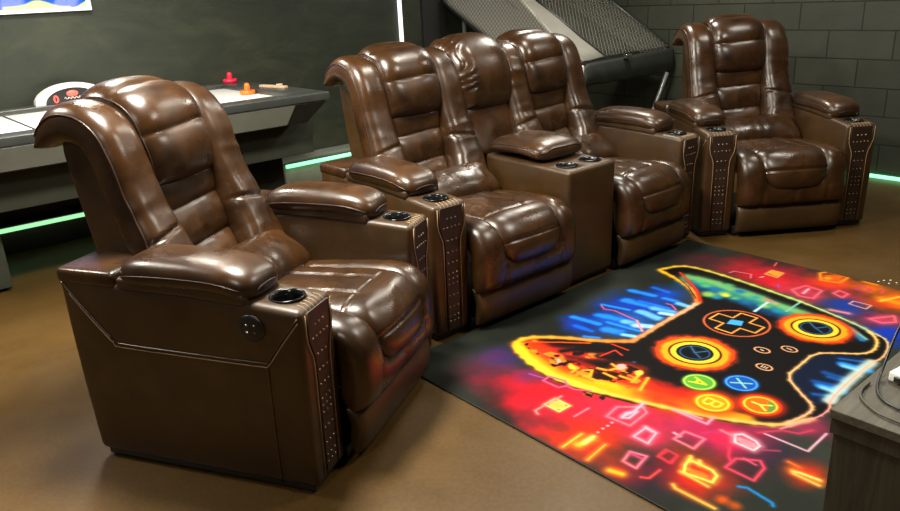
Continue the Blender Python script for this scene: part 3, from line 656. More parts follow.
('line',((-1.479,1.933),(-1.492,2.012),(-1.425,2.079),(-1.391,2.054),(-1.382,1.942),(-1.479,1.933)),.006,(250,120,140),.010,(250,120,140)),
('line',((-1.437,1.975),(-1.429,2.028),(-1.439,2.100)),.009,(250,170,190),.012,(250,170,190)),
('line',((-1.435,1.965),(-1.414,1.979),(-1.420,2.037),(-1.443,2.003),(-1.435,1.965)),.007,(250,170,190),.010,(250,170,190)),
('line',((-1.333,1.896),(-1.335,1.967),(-1.291,1.969),(-1.273,1.895),(-1.333,1.896)),.006,(250,170,190),.012,(250,170,190)),
('line',((-1.339,1.974),(-1.304,1.966)),.007,(250,170,190),.010,(250,170,190)),
('line',((-1.270,1.753),(-1.286,1.813),(-1.232,1.830),(-1.217,1.751),(-1.270,1.753)),.006,(250,120,140),.008,(250,120,140)),
('line',((-1.275,1.805),(-1.235,1.808)),.007,(200,70,120),.010,(200,70,120)),
('line',((-1.207,1.854),(-1.211,1.908),(-1.165,1.906),(-1.152,1.854),(-1.207,1.854)),.005,(200,60,80),.006,(200,60,80)),
('line',((-1.178,1.723),(-1.157,1.737),(-1.158,1.797)),.006,(235,70,70),.006,(235,70,70)),
('line',((-1.463,1.674),(-1.469,1.781)),.006,(255,190,60),.012,(255,190,60)),
('line',((-1.356,1.676),(-1.370,1.787)),.006,(255,170,50),.012,(255,170,50)),
('line',((-1.432,1.725),(-1.427,1.781)),.025,(255,190,50),.020,(255,190,50)),
('line',((-1.426,1.742),(-1.430,1.798)),.008,(255,235,130),.010,(255,235,130)),
('line',((-1.268,1.682),(-1.230,1.694)),.016,(255,190,40),.015,(255,190,40)),
('blob',(-1.435,1.829),.006,(250,170,190),1),
('blob',(-1.438,1.860),.006,(250,170,190),1),
('blob',(-1.437,1.886),.006,(250,170,190),1),
('blob',(-1.439,1.913),.006,(250,170,190),1),
('line',((-1.248,2.012),(-1.221,2.008)),.006,(250,170,190),.006,(250,170,190)),
('line',((-1.226,1.979),(-1.226,2.045),(-1.154,2.052),(-1.148,1.976),(-1.226,1.979)),.006,(250,120,140),.007,(250,120,140)),
('line',((-1.335,2.138),(-1.199,2.140),(-1.206,2.193)),.007,(245,150,170),.008,(245,150,170)),
('line',((-1.305,2.147),(-1.232,2.158)),.007,(245,150,170),.008,(245,150,170)),
('poly',((-1.075,2.151),(-1.041,2.153),(-1.019,2.150),(-1.009,2.142),(-1.005,2.131),(-1.006,2.116),(-1.022,2.108),(-1.054,2.108),(-1.075,2.119),(-1.087,2.139)),(235,130,145),.010,1),
('line',((-1.096,2.147),(-1.079,2.168),(-1.027,2.160),(-1.004,2.143),(-1.006,2.106),(-1.072,2.106),(-1.096,2.147)),.008,(255,200,205),.015,(255,200,205)),
('line',((-1.143,2.138),(-1.097,2.136)),.006,(250,130,140),.008,(250,130,140)),
('line',((-1.022,2.024),(-.962,2.067),(-.933,2.039),(-.924,1.956),(-1.021,1.957),(-1.022,2.024)),.006,(240,70,100),.008,(240,70,100)),
('line',((-1.071,2.070),(-1.045,2.018),(-1.028,2.001)),.005,(230,60,90),.007,(230,60,90)),
('line',((-1.005,2.042),(-.960,2.036)),.004,(230,90,120),.006,(230,90,120)),
('line',((-1.029,2.223),(-.880,2.224),(-.884,2.368)),.006,(220,170,190),.004,(220,170,190)),
('line',((-1.179,2.073),(-1.160,2.111),(-1.127,2.125)),.005,(170,60,110),.005,(170,60,110)),
('line',((-.987,2.128),(-.945,2.162)),.004,(170,70,90),.006,(170,70,90)),
('line',((-1.048,2.213),(-.998,2.283),(-.948,2.304),(-.926,2.354)),.006,(200,60,90),.010,(200,60,90)),
('poly',((-1.097,1.881),(-1.054,1.892),(-1.028,1.887),(-1.022,1.866),(-1.038,1.853),(-1.079,1.848),(-1.105,1.852),(-1.115,1.867)),(240,110,30),.012,1),
('line',((-1.124,1.913),(-1.041,1.913),(-1.016,1.898),(-1.008,1.858),(-1.097,1.840),(-1.117,1.877),(-1.124,1.913)),.009,(255,215,90),.014,(255,215,90)),
('line',((-1.107,1.837),(-1.006,1.830)),.007,(255,190,80),.008,(255,190,80)),
('line',((-1.131,1.931),(-1.115,1.905)),.009,(255,200,80),.008,(255,200,80)),
('line',((-1.098,1.930),(-1.083,1.912)),.009,(255,200,80),.008,(255,200,80)),
('line',((-1.086,1.763),(-1.071,1.752),(-.937,1.752)),.009,(255,180,70),.010,(255,180,70)),
('line',((-.866,2.091),(-.783,2.096)),.016,(255,130,30),.018,(255,130,30)),
('line',((-.863,2.085),(-.846,2.094),(-.785,2.101)),.006,(255,225,130),.006,(255,225,130)),
('line',((-.856,2.077),(-.775,2.073)),.008,(255,190,90),.010,(255,190,90)),
('line',((-.897,2.125),(-.860,2.121)),.008,(245,110,40),.012,(245,110,40)),
('line',((-.941,1.896),(-.920,1.909),(-.833,1.895),(-.824,1.884)),.008,(30,130,200),.006,(30,130,200)),
('line',((-1.204,1.866),(-1.201,1.904)),.005,(210,50,60),.005,(210,50,60)),
('line',((-1.201,1.861),(-1.160,1.850),(-1.161,1.901)),.005,(210,50,60),.005,(210,50,60)),
('poly',((-1.771,3.656),(-1.766,3.678),(-1.748,3.690),(-1.717,3.692),(-1.699,3.673),(-1.694,3.635),(-1.712,3.623),(-1.753,3.637)),(245,150,50),.006,1),
('line',((-1.761,3.621),(-1.760,3.693),(-1.702,3.692),(-1.695,3.613),(-1.761,3.621)),.008,(250,160,70),.008,(250,160,70)),
('poly',((-1.550,3.799),(-1.530,3.826),(-1.501,3.843),(-1.463,3.853),(-1.443,3.828),(-1.443,3.771),(-1.471,3.753),(-1.530,3.775)),(235,100,15),.020,1),
('line',((-1.565,3.816),(-1.541,3.855),(-1.435,3.848),(-1.436,3.748),(-1.518,3.723),(-1.565,3.816)),.010,(255,140,30),.012,(255,140,30)),
('blob',(-1.506,3.767),.025,(255,200,50),.900),
('line',((-1.348,3.845),(-1.297,3.843)),.020,(255,140,20),.015,(255,140,20)),
('line',((-1.200,3.674),(-1.138,3.674)),.035,(255,150,20),.030,(255,150,20)),
('line',((-1.203,3.642),(-1.159,3.755)),.008,(255,200,60),.010,(255,200,60)),
('line',((-1.563,3.506),(-1.537,3.601),(-1.453,3.590),(-1.439,3.467),(-1.502,3.454),(-1.563,3.506)),.007,(245,100,120),.010,(245,100,120)),
('line',((-1.502,3.499),(-1.509,3.570)),.008,(250,170,190),.008,(250,170,190)),
('line',((-1.399,3.594),(-1.392,3.646),(-1.344,3.630),(-1.346,3.568),(-1.399,3.594)),.008,(240,100,120),.010,(240,100,120)),
('line',((-1.347,3.719),(-1.343,3.770),(-1.288,3.757),(-1.297,3.718),(-1.347,3.719)),.005,(190,60,120),.005,(190,60,120)),
('line',((-1.257,3.802),(-1.239,3.787),(-1.238,3.742)),.005,(220,80,90),.004,(220,80,90)),
('line',((-1.292,3.516),(-1.290,3.561),(-1.211,3.563),(-1.212,3.506),(-1.292,3.516)),.005,(230,160,150),.005,(230,160,150)),
('line',((-1.158,3.409),(-1.092,3.510),(-1.062,3.447),(-1.102,3.397),(-1.158,3.409)),.010,(245,100,120),.015,(245,100,120)),
('line',((-1.322,3.390),(-1.248,3.404)),.014,(240,140,150),.015,(240,140,150)),
('line',((-1.645,3.525),(-1.620,3.485)),.004,(110,90,190),.003,(110,90,190)),
('line',((-1.756,3.557),(-1.750,3.580)),.005,(250,170,190),.005,(250,170,190)),
('line',((-1.800,3.819),(-1.785,3.760)),.004,(240,90,100),.005,(240,90,100)),
('line',((-1.822,1.967),(-1.829,2.009),(-1.761,2.026),(-1.727,2.005),(-1.741,1.969),(-1.822,1.967)),.006,(225,90,140),.006,(225,90,140)),
('line',((-1.900,1.969),(-1.838,1.984)),.005,(150,80,160),.004,(150,80,160)),
('line',((-1.730,2.002),(-1.688,2.000),(-1.638,2.034)),.005,(225,90,140),.006,(225,90,140)),
('line',((-2.125,2.715),(-2.089,2.690),(-2.039,2.708),(-1.896,2.688)),.005,(230,90,110),.004,(230,90,110)),
('line',((-1.911,2.944),(-1.884,2.949),(-1.835,2.913)),.005,(230,90,130),.004,(230,90,130)),
('line',((-1.896,2.688),(-1.811,2.611)),.008,(230,150,150),.006,(230,150,150)),
('line',((-1.906,3.515),(-1.900,3.552),(-1.812,3.569),(-1.787,3.516)),.005,(225,110,120),.005,(225,110,120)),
('line',((-1.559,3.141),(-1.573,3.279)),.006,(180,215,230),.004,(180,215,230))]

RX0, RX1, RY0, RY1, RZ = -2.375, -.42, 1.648, 3.852, .009
nx, ny = 560, 630
gx, gy = np.meshgrid(np.linspace(RX0+.004, RX1-.004, nx), np.linspace(RY0+.004, RY1-.004, ny))
def vnoise(x, y, seed, cell):
    rs = np.random.RandomState(seed); g = rs.rand(64, 64)
    a = (x-RX0)/cell; b_ = (y-RY0)/cell; i = np.floor(a).astype(int); j = np.floor(b_).astype(int); u = a-i; v_ = b_-j
    u = u*u*(3-2*u); v_ = v_*v_*(3-2*v_)
    G = lambda p, q: g[p % 64, q % 64]
    return (G(i, j)*(1-u)+G(i+1, j)*u)*(1-v_)+(G(i, j+1)*(1-u)+G(i+1, j+1)*u)*v_
def fbm(x, y, seed, cell, o=4): return sum(vnoise(x, y, seed+k, cell/2**k)*.5**k for k in range(o))/sum(.5**k for k in range(o))
img = np.zeros((ny, nx, 3)); cl = fbm(gx, gy, 3, .3)
img[:] = np.array((44, 48, 42)); img += ((cl-.5)*40)[..., None]
def near(x0, x1, y0, y1, pad):
    i0 = max(0, int((x0-pad-RX0)/(RX1-RX0)*nx)-1); i1 = min(nx, int((x1+pad-RX0)/(RX1-RX0)*nx)+2)
    j0 = max(0, int((y0-pad-RY0)/(RY1-RY0)*ny)-1); j1 = min(ny, int((y1+pad-RY0)/(RY1-RY0)*ny)+2)
    return slice(j0, max(j0, j1)), slice(i0, max(i0, i1))
def over(sl, a, col): img[sl] = img[sl]*(1-a[..., None])+np.array(col, float)*a[..., None]
for op in RUG_PRINT:
    k = op[0]
    if k == 'blob':
        (cx_, cy_), r1, col, a = op[1:]; sl = near(cx_, cx_, cy_, cy_, r1*2.4)
        X, Y = gx[sl], gy[sl]
        if not X.size: continue
        wv = .45*(fbm(X, Y, 11, .12)-.5)
        d = np.hypot(X-cx_, Y-cy_)/r1/1.25+wv*2.0
        over(sl, a*np.clip(1.25-d, 0, 1)**1.3*np.clip(.55+fbm(X, Y, 21, .09), .3, 1), col)
    elif k == 'poly':
        pts, col, soft, a = op[1:]; pa = np.array(pts); sl = near(pa[:, 0].min(), pa[:, 0].max(), pa[:, 1].min(), pa[:, 1].max(), .01)
        X, Y = gx[sl], gy[sl]
        if not X.size: continue
        ins = np.zeros(X.shape, bool); d = np.full(X.shape, 9.)
        for q in range(len(pa)):
            x1, y1 = pa[q]; x2, y2 = pa[(q+1) % len(pa)]
            cnd = ((y1 > Y) != (y2 > Y)) & (X < (x2-x1)*(Y-y1)/((y2-y1) if abs(y2-y1) > 1e-9 else 1e-9)+x1); ins ^= cnd
            L2 = (x2-x1)**2+(y2-y1)**2+1e-12; tt = np.clip(((X-x1)*(x2-x1)+(Y-y1)*(y2-y1))/L2, 0, 1)
            d = np.minimum(d, np.hypot(X-x1-tt*(x2-x1), Y-y1-tt*(y2-y1)))
        over(sl, a*np.where(ins, np.clip(d/soft, 0, 1), 0), col)
    elif k == 'line':
        pts, wd, col, glow, gc = op[1:]; pa = np.array(pts); sl = near(pa[:, 0].min(), pa[:, 0].max(), pa[:, 1].min(), pa[:, 1].max(), wd+3*glow+.01)
        X, Y = gx[sl], gy[sl]
        if not X.size: continue
        d = np.full(X.shape, 9.)
        for q in range(len(pa)-1):
            x1, y1 = pa[q]; x2, y2 = pa[q+1]
            L2 = (x2-x1)**2+(y2-y1)**2+1e-12; tt = np.clip(((X-x1)*(x2-x1)+(Y-y1)*(y2-y1))/L2, 0, 1)
            d = np.minimum(d, np.hypot(X-x1-tt*(x2-x1), Y-y1-tt*(y2-y1)))
        if wd > .02: d = d+(fbm(X, Y, 31, .05)-.5)*wd*.5
        if glow: over(sl, .45*np.exp(-(np.maximum(0, d-wd/2)/glow)**2), gc)
        sf_ = .003 if wd < .0121 else .55*wd
        over(sl, (1 if wd < .0121 else .85)*np.clip((wd/2-d)/sf_+.6, 0, 1), col)
    elif k == 'ring':
        (cx_, cy_), r0, wd, col, glow = op[1:]; sl = near(cx_, cx_, cy_, cy_, r0+wd+3*glow)
        X, Y = gx[sl], gy[sl]; d = np.abs(np.hypot(X-cx_, Y-cy_)-r0)
        if r0 > .09: d = d+(fbm(X, Y, 41, .04)-.5)*wd*.5
        over(sl, .6*np.exp(-(np.maximum(0, d-wd/2)/glow)**2), col)
        over(sl, np.clip((wd/2-d)/.003+.6, 0, 1), col)
    elif k == 'speck':
        (xa, ya), (xb, yb) = op[1:]; sl = near(-2.1, -1.55, 2.0, 2.55, 0); X, Y = gx[sl], gy[sl]
        red = np.clip((img[sl][..., 0]-140)/40, 0, 1)*np.clip((150-img[sl][..., 1])/40, 0, 1)
        over(sl, red*np.clip((fbm(X, Y, 51, .05, 4)-.55)*14, 0, .9), (20, 10, 8))
        over(sl, red*np.clip((fbm(X*.6, Y, 61, .04, 3)-.60)*12, 0, .7), (255, 170, 50))
t = thing('area_rug', 'large dark rug printed with a glowing neon game controller', 'rug', ((RX0+RX1)/2, (RY0+RY1)/2, 0))
cxr, cyr = (RX0+RX1)/2, (RY0+RY1)/2
mesh_obj('backing', *rbox(RX0-cxr, RX1-cxr, RY0-cyr, RY1-cyr, 0.0005, RZ-.001, .003, 2), plain('black_rug_edge', (.012, .012, .012), .8), t)
P = np.stack([gx-cxr, gy-cyr, np.full_like(gx, RZ)], -1)
img = np.clip(img*.93-10, 0, 255)
grid_print('printed_pile', P, img, painted('rug_print', None, 0, 0, .75, .5), t)
# ------------------------------------------------------------------ reclining seats
BACKN = [(-.54, .42), (-.60, .60), (-.66, .80), (-.71, .98)]
def flip(p): return p[::-1]
def bump_seg(s, edges, amp):
    """puffed segments between grooves"""
    e = np.array(edges); out = np.zeros_like(s*1.)
    for a, b in zip(e[:-1], e[1:]):
        m_ = (s >= a) & (s <= b); q = np.clip((s-a)/(b-a), 0, 1)
        out = np.where(m_, amp*(np.abs(np.sin(q*math.pi))**.45), out)
    return out
HALF = {}
def shell(name, V, F, m_, parent, key=None):
    """reuse mesh data for repeated identical parts"""
    if key in HALF:
        return link(bpy.data.objects.new(name, HALF[key]), parent)
    o = mesh_obj(name, V, F, m_, parent)
    if key: HALF[key] = o.data
    return o
BS = -.110      # how far back the whole backrest sits
def sh(L, dx=BS, dz=-.02): return [(x+dx-.075*min(1, max(0, (1.10-z)/.6)), z+dz) for x, z in L]
def make_back(parent, yc, seed=0):
    """backrest: rear shell + headrest, lumbar cushion, two rolled side bolsters, piping"""
    poly = crom(sh([(-.50, .40), (-.60, .62), (-.68, .86), (-.74, 1.06), (-.80, 1.14), (-.90, 1.145), (-.945, 1.09), (-.90, .90), (-.83, .66), (-.78, .46), (-.76, .38)], -.055), 40)
    V, F = prism([tuple(p) for p in poly], -.300, .300)
    bk = bevel(mesh_obj('backrest', V, F, LEAP, parent, False), .02, 3, 40); bk.location = (0, yc, 0)
    # lumbar cushion, four channels
    lp = flip(sh([(-.455, .50), (-.535, .60), (-.61, .76), (-.665, .92), (-.685, .98)]))
    ed = [0, .33, .63, .93, 1.]
    V, F, sf = pillow(lp, lambda s: .185-.03*s, .052, .04, 40, 140, lambda u, s: bump_seg(s+.010*np.sin(u*2.2), ed, .022)-.018, pu=6, rough=.0022, seed=seed+1, wf=20, stretch=(1, 1, 2.2))
    mesh_obj('lumbar_cushion', V, F, LEA, bk)
    # cross roll at the foot of the back joining the bolsters
    V, F, sf = pillow(flip(sh([(-.265, .465), (-.310, .515), (-.39, .565), (-.45, .63)])), .325, .082, .04, 60, 44, lambda u, s: .012*np.cos(u*2.4)-.010*np.exp(-((u)/.025)**2), pu=6, ps=3, rough=.003, seed=seed+2, wf=26, stretch=(1, 1.8, 1))
    mesh_obj('lumbar_roll', V, F, LEA, bk)
    # headrest rolling over the top
    hp = flip(sh([(-.640, .90), (-.655, .99), (-.685, 1.09), (-.725, 1.160), (-.79, 1.195), (-.87, 1.185), (-.925, 1.13), (-.94, 1.06)]))
    ed = [0, .16, .42, .67, .985, 1.]
    V, F, sf = pillow(hp, lambda s: .170+.014*np.sin(s*3.1), .066, .03, 50, 150, lambda u, s: bump_seg(s+.008*np.sin(u*2.5), ed, .022)-.014+.010*np.cos(u*1.5), pu=5, ps=8, rough=.0022, seed=seed+3, wf=14, stretch=(2., 1, 1))
    mesh_obj('headrest', V, F, LEA, bk)
    for s in (-1, 1): mesh_obj('piping', *tube([sf(s*.95, q, .001) for q in np.linspace(.04, .96, 50)], .0032, 6), PIPE, bk)
    # bolsters
    bp_ = flip(sh([(-.33, .475), (-.41, .535), (-.51, .655), (-.59, .80), (-.65, .94), (-.695, 1.05), (-.75, 1.125), (-.83, 1.150), (-.90, 1.130), (-.955, 1.085)]))
    for sg in (-1, 1):
        yo = lambda s, sg=sg: sg*np.interp(s, [0, .4, .75, 1], [.250, .252, .252, .215])
        hwf = lambda s: np.interp(s, [0, .12, .3, .55, .62, .80, 1], [.096, .096, .094, .094, .100, .112, .130])
        V, F, sf = pillow(bp_, hwf, .082, .065, 40, 160, lambda u, s, sg=sg: .012*np.sin(s*9+1)-.016*np.exp(-((s-.64-.02*u*sg)/.007)**2), yo=yo, pu=3.4, ps=4.5, rough=.0038, seed=seed+5+sg, wf=20, stretch=(1, .6, 1.7))
        mesh_obj('bolster', V, F, LEA, bk)
        pts = [sf(sg*.90, s, .001) for s in np.linspace(.03, .97, 60)]
        mesh_obj('piping', *tube(pts, .0045, 6), PIPE, bk)
    return bk
def make_middle_back(parent, yc, seed=50):
    poly = crom(sh([(-.52, .45), (-.60, .62), (-.68, .86), (-.74, 1.06), (-.80, 1.13), (-.90, 1.13), (-.935, 1.08), (-.90, .90), (-.83, .66), (-.80, .45)]), 36)
    V, F = prism([tuple(p) for p in poly], -.19, .19)
    bk = bevel(mesh_obj('middle_backrest', V, F, LEAP, parent, False), .02, 3, 40); bk.location = (0, yc, 0)
    V, F, sf = pillow(flip(sh([(-.52, .60), (-.60, .74), (-.66, .88), (-.685, .94)])), .215, .07, .03, 30, 60, lambda u, s: -.006*np.abs(u), rough=.003, seed=seed, wf=20)
    mesh_obj('lower_cushion', V, F, LEA, bk)
    V, F, sf = pillow(flip(sh([(-.645, .86), (-.67, .98), (-.695, 1.08), (-.74, 1.150), (-.81, 1.185), (-.88, 1.17), (-.93, 1.10)])), .215, .085, .03, 90, 90,
                      lambda u, s: .018*np.cos(u*1.5)+.010*np.sin(s*62+4*np.sin(s*19)+u*11)*np.exp(-((u+.74)/.20)**2), pu=4, ps=5, rough=.0015, seed=seed+1, wf=12)
    mesh_obj('headrest', V, F, LEA, bk)
    return bk
def make_seat(parent, yc, hw=.33, seed=0):
    pth = [(-.56, .42), (-.30, .445), (-.10, .459), (-.008, .450), (.034, .405), (.042, .33), (.042, .27), (.034, .20)]
    def det(u, s):
        inner = 1/(1+np.exp((np.abs(u)-.60+.10*np.clip((s-.6)/.4, 0, 1))*26)); low = 1/(1+np.exp((s-.845)*55))
        d = -.042*inner*low+.008
        d = d-.010*np.exp(-((s-.875)/.01)**2)*0-.010*np.exp(-(u/.03)**2)*(s > .86)
        d = d-.009*np.exp(-((np.abs(u)-.60)/.03)**2)*(s > .85)
        return d
    V, F, sf = pillow(pth, hw, .052, .10, 70, 110, det, pu=10, ps=16, rough=.0022, seed=seed+11, wf=16)
    st = mesh_obj('seat', V, F, LEA, parent); st.location = (0, yc, 0)
    # centre cushion wrapping over the front edge
    pc = [(-.50, .455), (-.28, .466), (-.10, .476), (-.010, .466), (.040, .415), (.060, .350), (.052, .295)]
    def detc(u, s):
        g = -.012*np.exp(-((np.abs(u)-.36)/.028)**2)*(s < .66)
        g = g-.009*np.exp(-((s-.66)/.008)**2)-.012*np.exp(-((s-.845)/.007)**2)
        return g+.007*np.cos(u*1.4)+.016*np.exp(-((s-.86)/.12)**2)*np.cos(u*1.3)+.006*np.abs(np.sin(np.clip((s-.66)/.34, 0, 1)*math.pi*1.7))
    V, F, sc = pillow(pc, lambda s: (.222-.02*s)*(1-.42*np.clip((s-.80)/.20, 0, 1)**2.2), .043, .03, 70, 150, detc, pu=7, ps=10, rough=.0024, seed=seed+12, wf=26, stretch=(1.8, .7, 1))
    mesh_obj('seat_cushion', V, F, LEA, st)
    pp = [sc(u, s, .001) for u, s in [(-.955, q) for q in np.linspace(.30, .93, 30)]]+[sc(u, .975, .001) for u in np.linspace(-.85, .85, 20)]+[sc(.955, q, .001) for q in np.linspace(.93, .30, 30)]
    mesh_obj('piping', *tube(pp, .0035, 6), PIPE, st)
    for x in ():
        mesh_obj('stitching', *tube([sc(x+.045, s, .0005) for s in np.linspace(.25, .62, 24)], .0012, 4), STITCH, st)
    V, F, sb = pillow([(.005, .208), (.035, .17), (.04, .11), (.025, .035)], hw-.004, .028, .05, 50, 30, lambda u, s: 0*u*s, pu=12, ps=5, rough=.002, seed=seed+13, wf=16)
    fp = mesh_obj('footrest_panel', V, F, LEAP, parent); fp.location = (0, yc, 0)
    mesh_obj('kick_plate', *rbox(-.75, -.01, yc-hw+.01, yc+hw-.01, .0105, .06, .004, 1), BLACK, parent)
    return st
def arm_top(x): return .638+np.interp(-x, [0, .12, .17, .62, .9], [0, .010, .014, .030, .052])
def make_arm(parent, yc, w=.19, outer=0, seed=0):
    """arm box with cup holder, stitched and studded front panel, pad; outer=-1/+1 adds welts and the control panel on that side"""
    L = .885
    def dfm(V):
        V = V.copy(); tz = (V[:, 2]-.03)/.60
        V[:, 2] = .03+(arm_top(V[:, 0])-.03)*tz
        V[:, 0] = np.where(V[:, 0] < -.7, V[:, 0]+(V[:, 0]+.7)*.10*(tz-.2), V[:, 0])
        V[:, 0] = V[:, 0]-.012*(1-tz)*(V[:, 0] > -.2)
        V[:, 1] = V[:, 1]+np.sign(V[:, 1])*.006*np.sin(np.clip(tz, 0, 1)*math.pi)
        return V
    V, F = rbox(-L, 0, -w/2, w/2, .03, .63, .022, 4, (18, 4, 8), dfm)
    a = mesh_obj('armrest', V, F, LEAP, parent); a.location = (0, yc, 0)
    # cup hole
    cx_ = -.098; zt = float(arm_top(cx_))
    cut = mesh_obj('cutter', *lathe([(.0, -.09), (.050, -.09), (.050, .05), (.0, .05)], 40, (cx_, 0, zt)), BLACK, a)
    md = a.modifiers.new('hole', 'BOOLEAN'); md.object = cut; md.solver = 'EXACT'; md.operation = 'DIFFERENCE'
    bpy.context.view_layer.update(); dg = bpy.context.evaluated_depsgraph_get()
    me = bpy.data.meshes.new_from_object(a.evaluated_get(dg)); a.modifiers.clear(); a.data = me
    bpy.data.objects.remove(cut)
    while len(me.materials) > 1: me.materials.pop()
    prof = [(.0, -.075), (.044, -.075), (.0465, -.02), (.0475, .002), (.054, .0045), (.057, .002), (.0565, -.002), (.0495, -.004), (.0492, -.082), (0, -.082)]
    mesh_obj('cup_holder', *lathe(prof, 40, (cx_, 0, zt+.001)), CUPM, a)
    # pad
    pp = [(-.665, .690), (-.57, .704), (-.42, .708), (-.27, .702), (-.160, .672)]
    rnd = lambda s, w_: w_*(1-np.abs(2*s-1)**7*.985)**.33
    V, F, sp_ = pillow(pp, lambda s: rnd(s, w/2+.014), .052, .045, 44, 90, lambda u, s: .008*np.cos(u*1.5)+.002*np.sin(s*6), pu=4.5, ps=7., rough=.0015, seed=seed+21, wf=16)
    mesh_obj('arm_pad', V, F, LEA, a)
    ring_ = [sp_(-.99, s, -.004) for s in np.linspace(.05, .93, 40)]+[sp_(u, .99, -.004) for u in np.linspace(-.9, .9, 16)]+[sp_(.99, s, -.004) for s in np.linspace(.93, .05, 40)]
    mesh_obj('piping', *tube(ring_, .0035, 6), PIPE, a)
    V, F = rbox(-.66, -.185, -w/2-.004, w/2+.004, .640, .682, .014, 3, (10, 3, 1), lambda V: V+np.stack([0*V[:, 0], 0*V[:, 0], np.interp(-V[:, 0], [.165, .4, .66], [-.004, .012, .016])], 1))
    mesh_obj('pad_base', V, F, LEAP, a)
    V, F = rbox(-.905, -.668, -w/2-.003, w/2+.003, .655, .712, .02, 3, (4, 3, 1))
    mesh_obj('rear_cap', V, F, LEA, a)
    # front panel: raised dark strip, light stitch outlines, stud rows
    def fx(z): return -.012*(1-(z-.03)/.6)
    outl = [(.066, .625), (.066, .56), (.062, .53), (.040, .475), (.037, .44), (.037, .05)]
    sv = [(fx(z)+.0035, s*y, z) for s in (1, -1) for y, z in (outl if s == 1 else outl[::-1])]
    n = len(sv); V = sv+[(x-.006, y, z) for x, y, z in sv]; F = [tuple(range(n)), tuple(range(2*n-1, n-1, -1))]+[(i, (i+1) % n, n+(i+1) % n, n+i) for i in range(n)]
    mesh_obj('front_strip', V, F, STRIPM, a, False)
    for s in (-1, 1):
        for k in (0, .011):
            mesh_obj('stitching', *tube([(fx(z)+.0045, s*(y+k), z) for y, z in outl], .0016 if k else .0022, 4), STITCH if k else LEA, a)
    for s in np.linspace(-.05, .05, 6):
        mesh_obj('stitching', *tube([(.0, s, .60), (.001, s, .615), (-.005, s, .630), (-.018, s, .640), (-.036, s, .643)], .0015, 4), STITCH, a)
    for z in (.575, .535, .475, .42, .37, .32, .295, .27, .215, .16, .115, .09):
        ww = .045 if z > .5 and z < .56 else .024
        k = 5 if ww > .03 else 3
        for y in np.linspace(-ww, ww, k):
            o = shell('nailhead', *lathe([(0, .0036), (.0020, .0031), (.0034, .0017), (.0040, 0)], 8), BRONZE, a, 'nail')
            o.location = (fx(z)+.0035, y, z); o.rotation_euler = (0, R(90), 0)
    mesh_obj('base_rail', *rbox(-L+.03, -.03, -w/2+.01, w/2-.01, .0098, .036, .004, 1), BLACK, a)
    if outer:
        yo_ = outer*(w/2)
        def sd(x, z): return (x, yo_+outer*(.006*math.sin(np.clip((z-.03)/.6, 0, 1)*math.pi)+.001), z)
        pl = [(-.885, .665), (-.80, .565), (-.715, .478), (-.68, .465), (-.40, .462), (-.15, .462), (-.13, .466), (-.07, .545), (-.012, .618)]
        P2 = crom(pl, 60)
        mesh_obj('piping', *tube([sd(x, z) for x, z in P2], .0035, 6), LEA, a)
        mesh_obj('stitching', *tube([sd(x, z-.012) for x, z in P2[2:]], .0018, 4), STITCH, a)
        mesh_obj('piping', *tube([sd(-.13-.012*q, .462-.43*q) for q in np.linspace(0, 1, 12)], .0028, 6), LEA, a)
        V, F = lathe([(0, .006), (.030, .006), (.038, .004), (.041, .0), (.041, -.003)], 36)
        V = [(x*1.2, y*1.08, z) for x, y, z in V]
        o = mesh_obj('control_panel', V, F, BLACK, a); o.rotation_euler = (R(90)*-outer if outer > 0 else R(90), 0, 0); o.location = sd(-.172, .575)
        for dx in (-.012, .014):
            for dz in (-.011, .012):
                q = mesh_obj('button', *lathe([(0, .003), (.0025, .002), (.0035, 0)], 10), CHROME, a)
                q.rotation_euler = o.rotation_euler; x, y, z = sd(-.172+dx, .575+dz); q.location = (x, y+outer*.007, z)
    return a
def make_recliner(name, label, loc, rz, outer_side=-1, seed=0):
    t = thing(name, label, 'recliner', loc, rz, 'brown leather power recliners')
    make_arm(t, -.425, .19, outer_side, seed); make_arm(t, .425, .19, 0, seed+1)
    make_seat(t, 0, .326, seed); make_back(t, 0, seed)
    return t
def copy_tree(o, parent=None):
    c = o.copy(); COL.objects.link(c); c.parent = parent
    for ch in list(o.children): copy_tree(ch, c)
    return c
f30 = R(30)
P1 = Vector((-1.818, .937, 0)); l1 = Vector((-math.sin(f30), math.cos(f30), 0))
r1 = make_recliner('recliner', 'brown leather recliner nearest the camera, turned side-on at the near end of the row', P1+.52*l1, f30)
a5 = R(-35.3); P5 = Vector((-2.335, 3.93, 0)); l5 = Vector((-math.sin(a5), math.cos(a5), 0))
r5 = copy_tree(r1); r5.location = P5+.52*l5; r5.rotation_euler = (0, 0, a5)
r5['label'] = 'dark brown leather recliner facing the camera at the far right end, before the block wall'
# loveseat with console
LW = 2.03
t = thing('reclining_loveseat', 'long brown leather loveseat with centre console, between the two single recliners', 'loveseat', (-2.38, 1.90+LW/2, 0), 0)
ly = lambda y: y-LW/2
make_arm(t, ly(.095), .19, 0, 60); make_arm(t, ly(LW-.095), .19, 0, 61)
make_seat(t, ly(.52), .325, 62); make_back(t, ly(.52), 63)
make_seat(t, ly(1.545), .295, 72); make_back(t, ly(1.53), 73)
make_middle_back(t, ly(1.035))
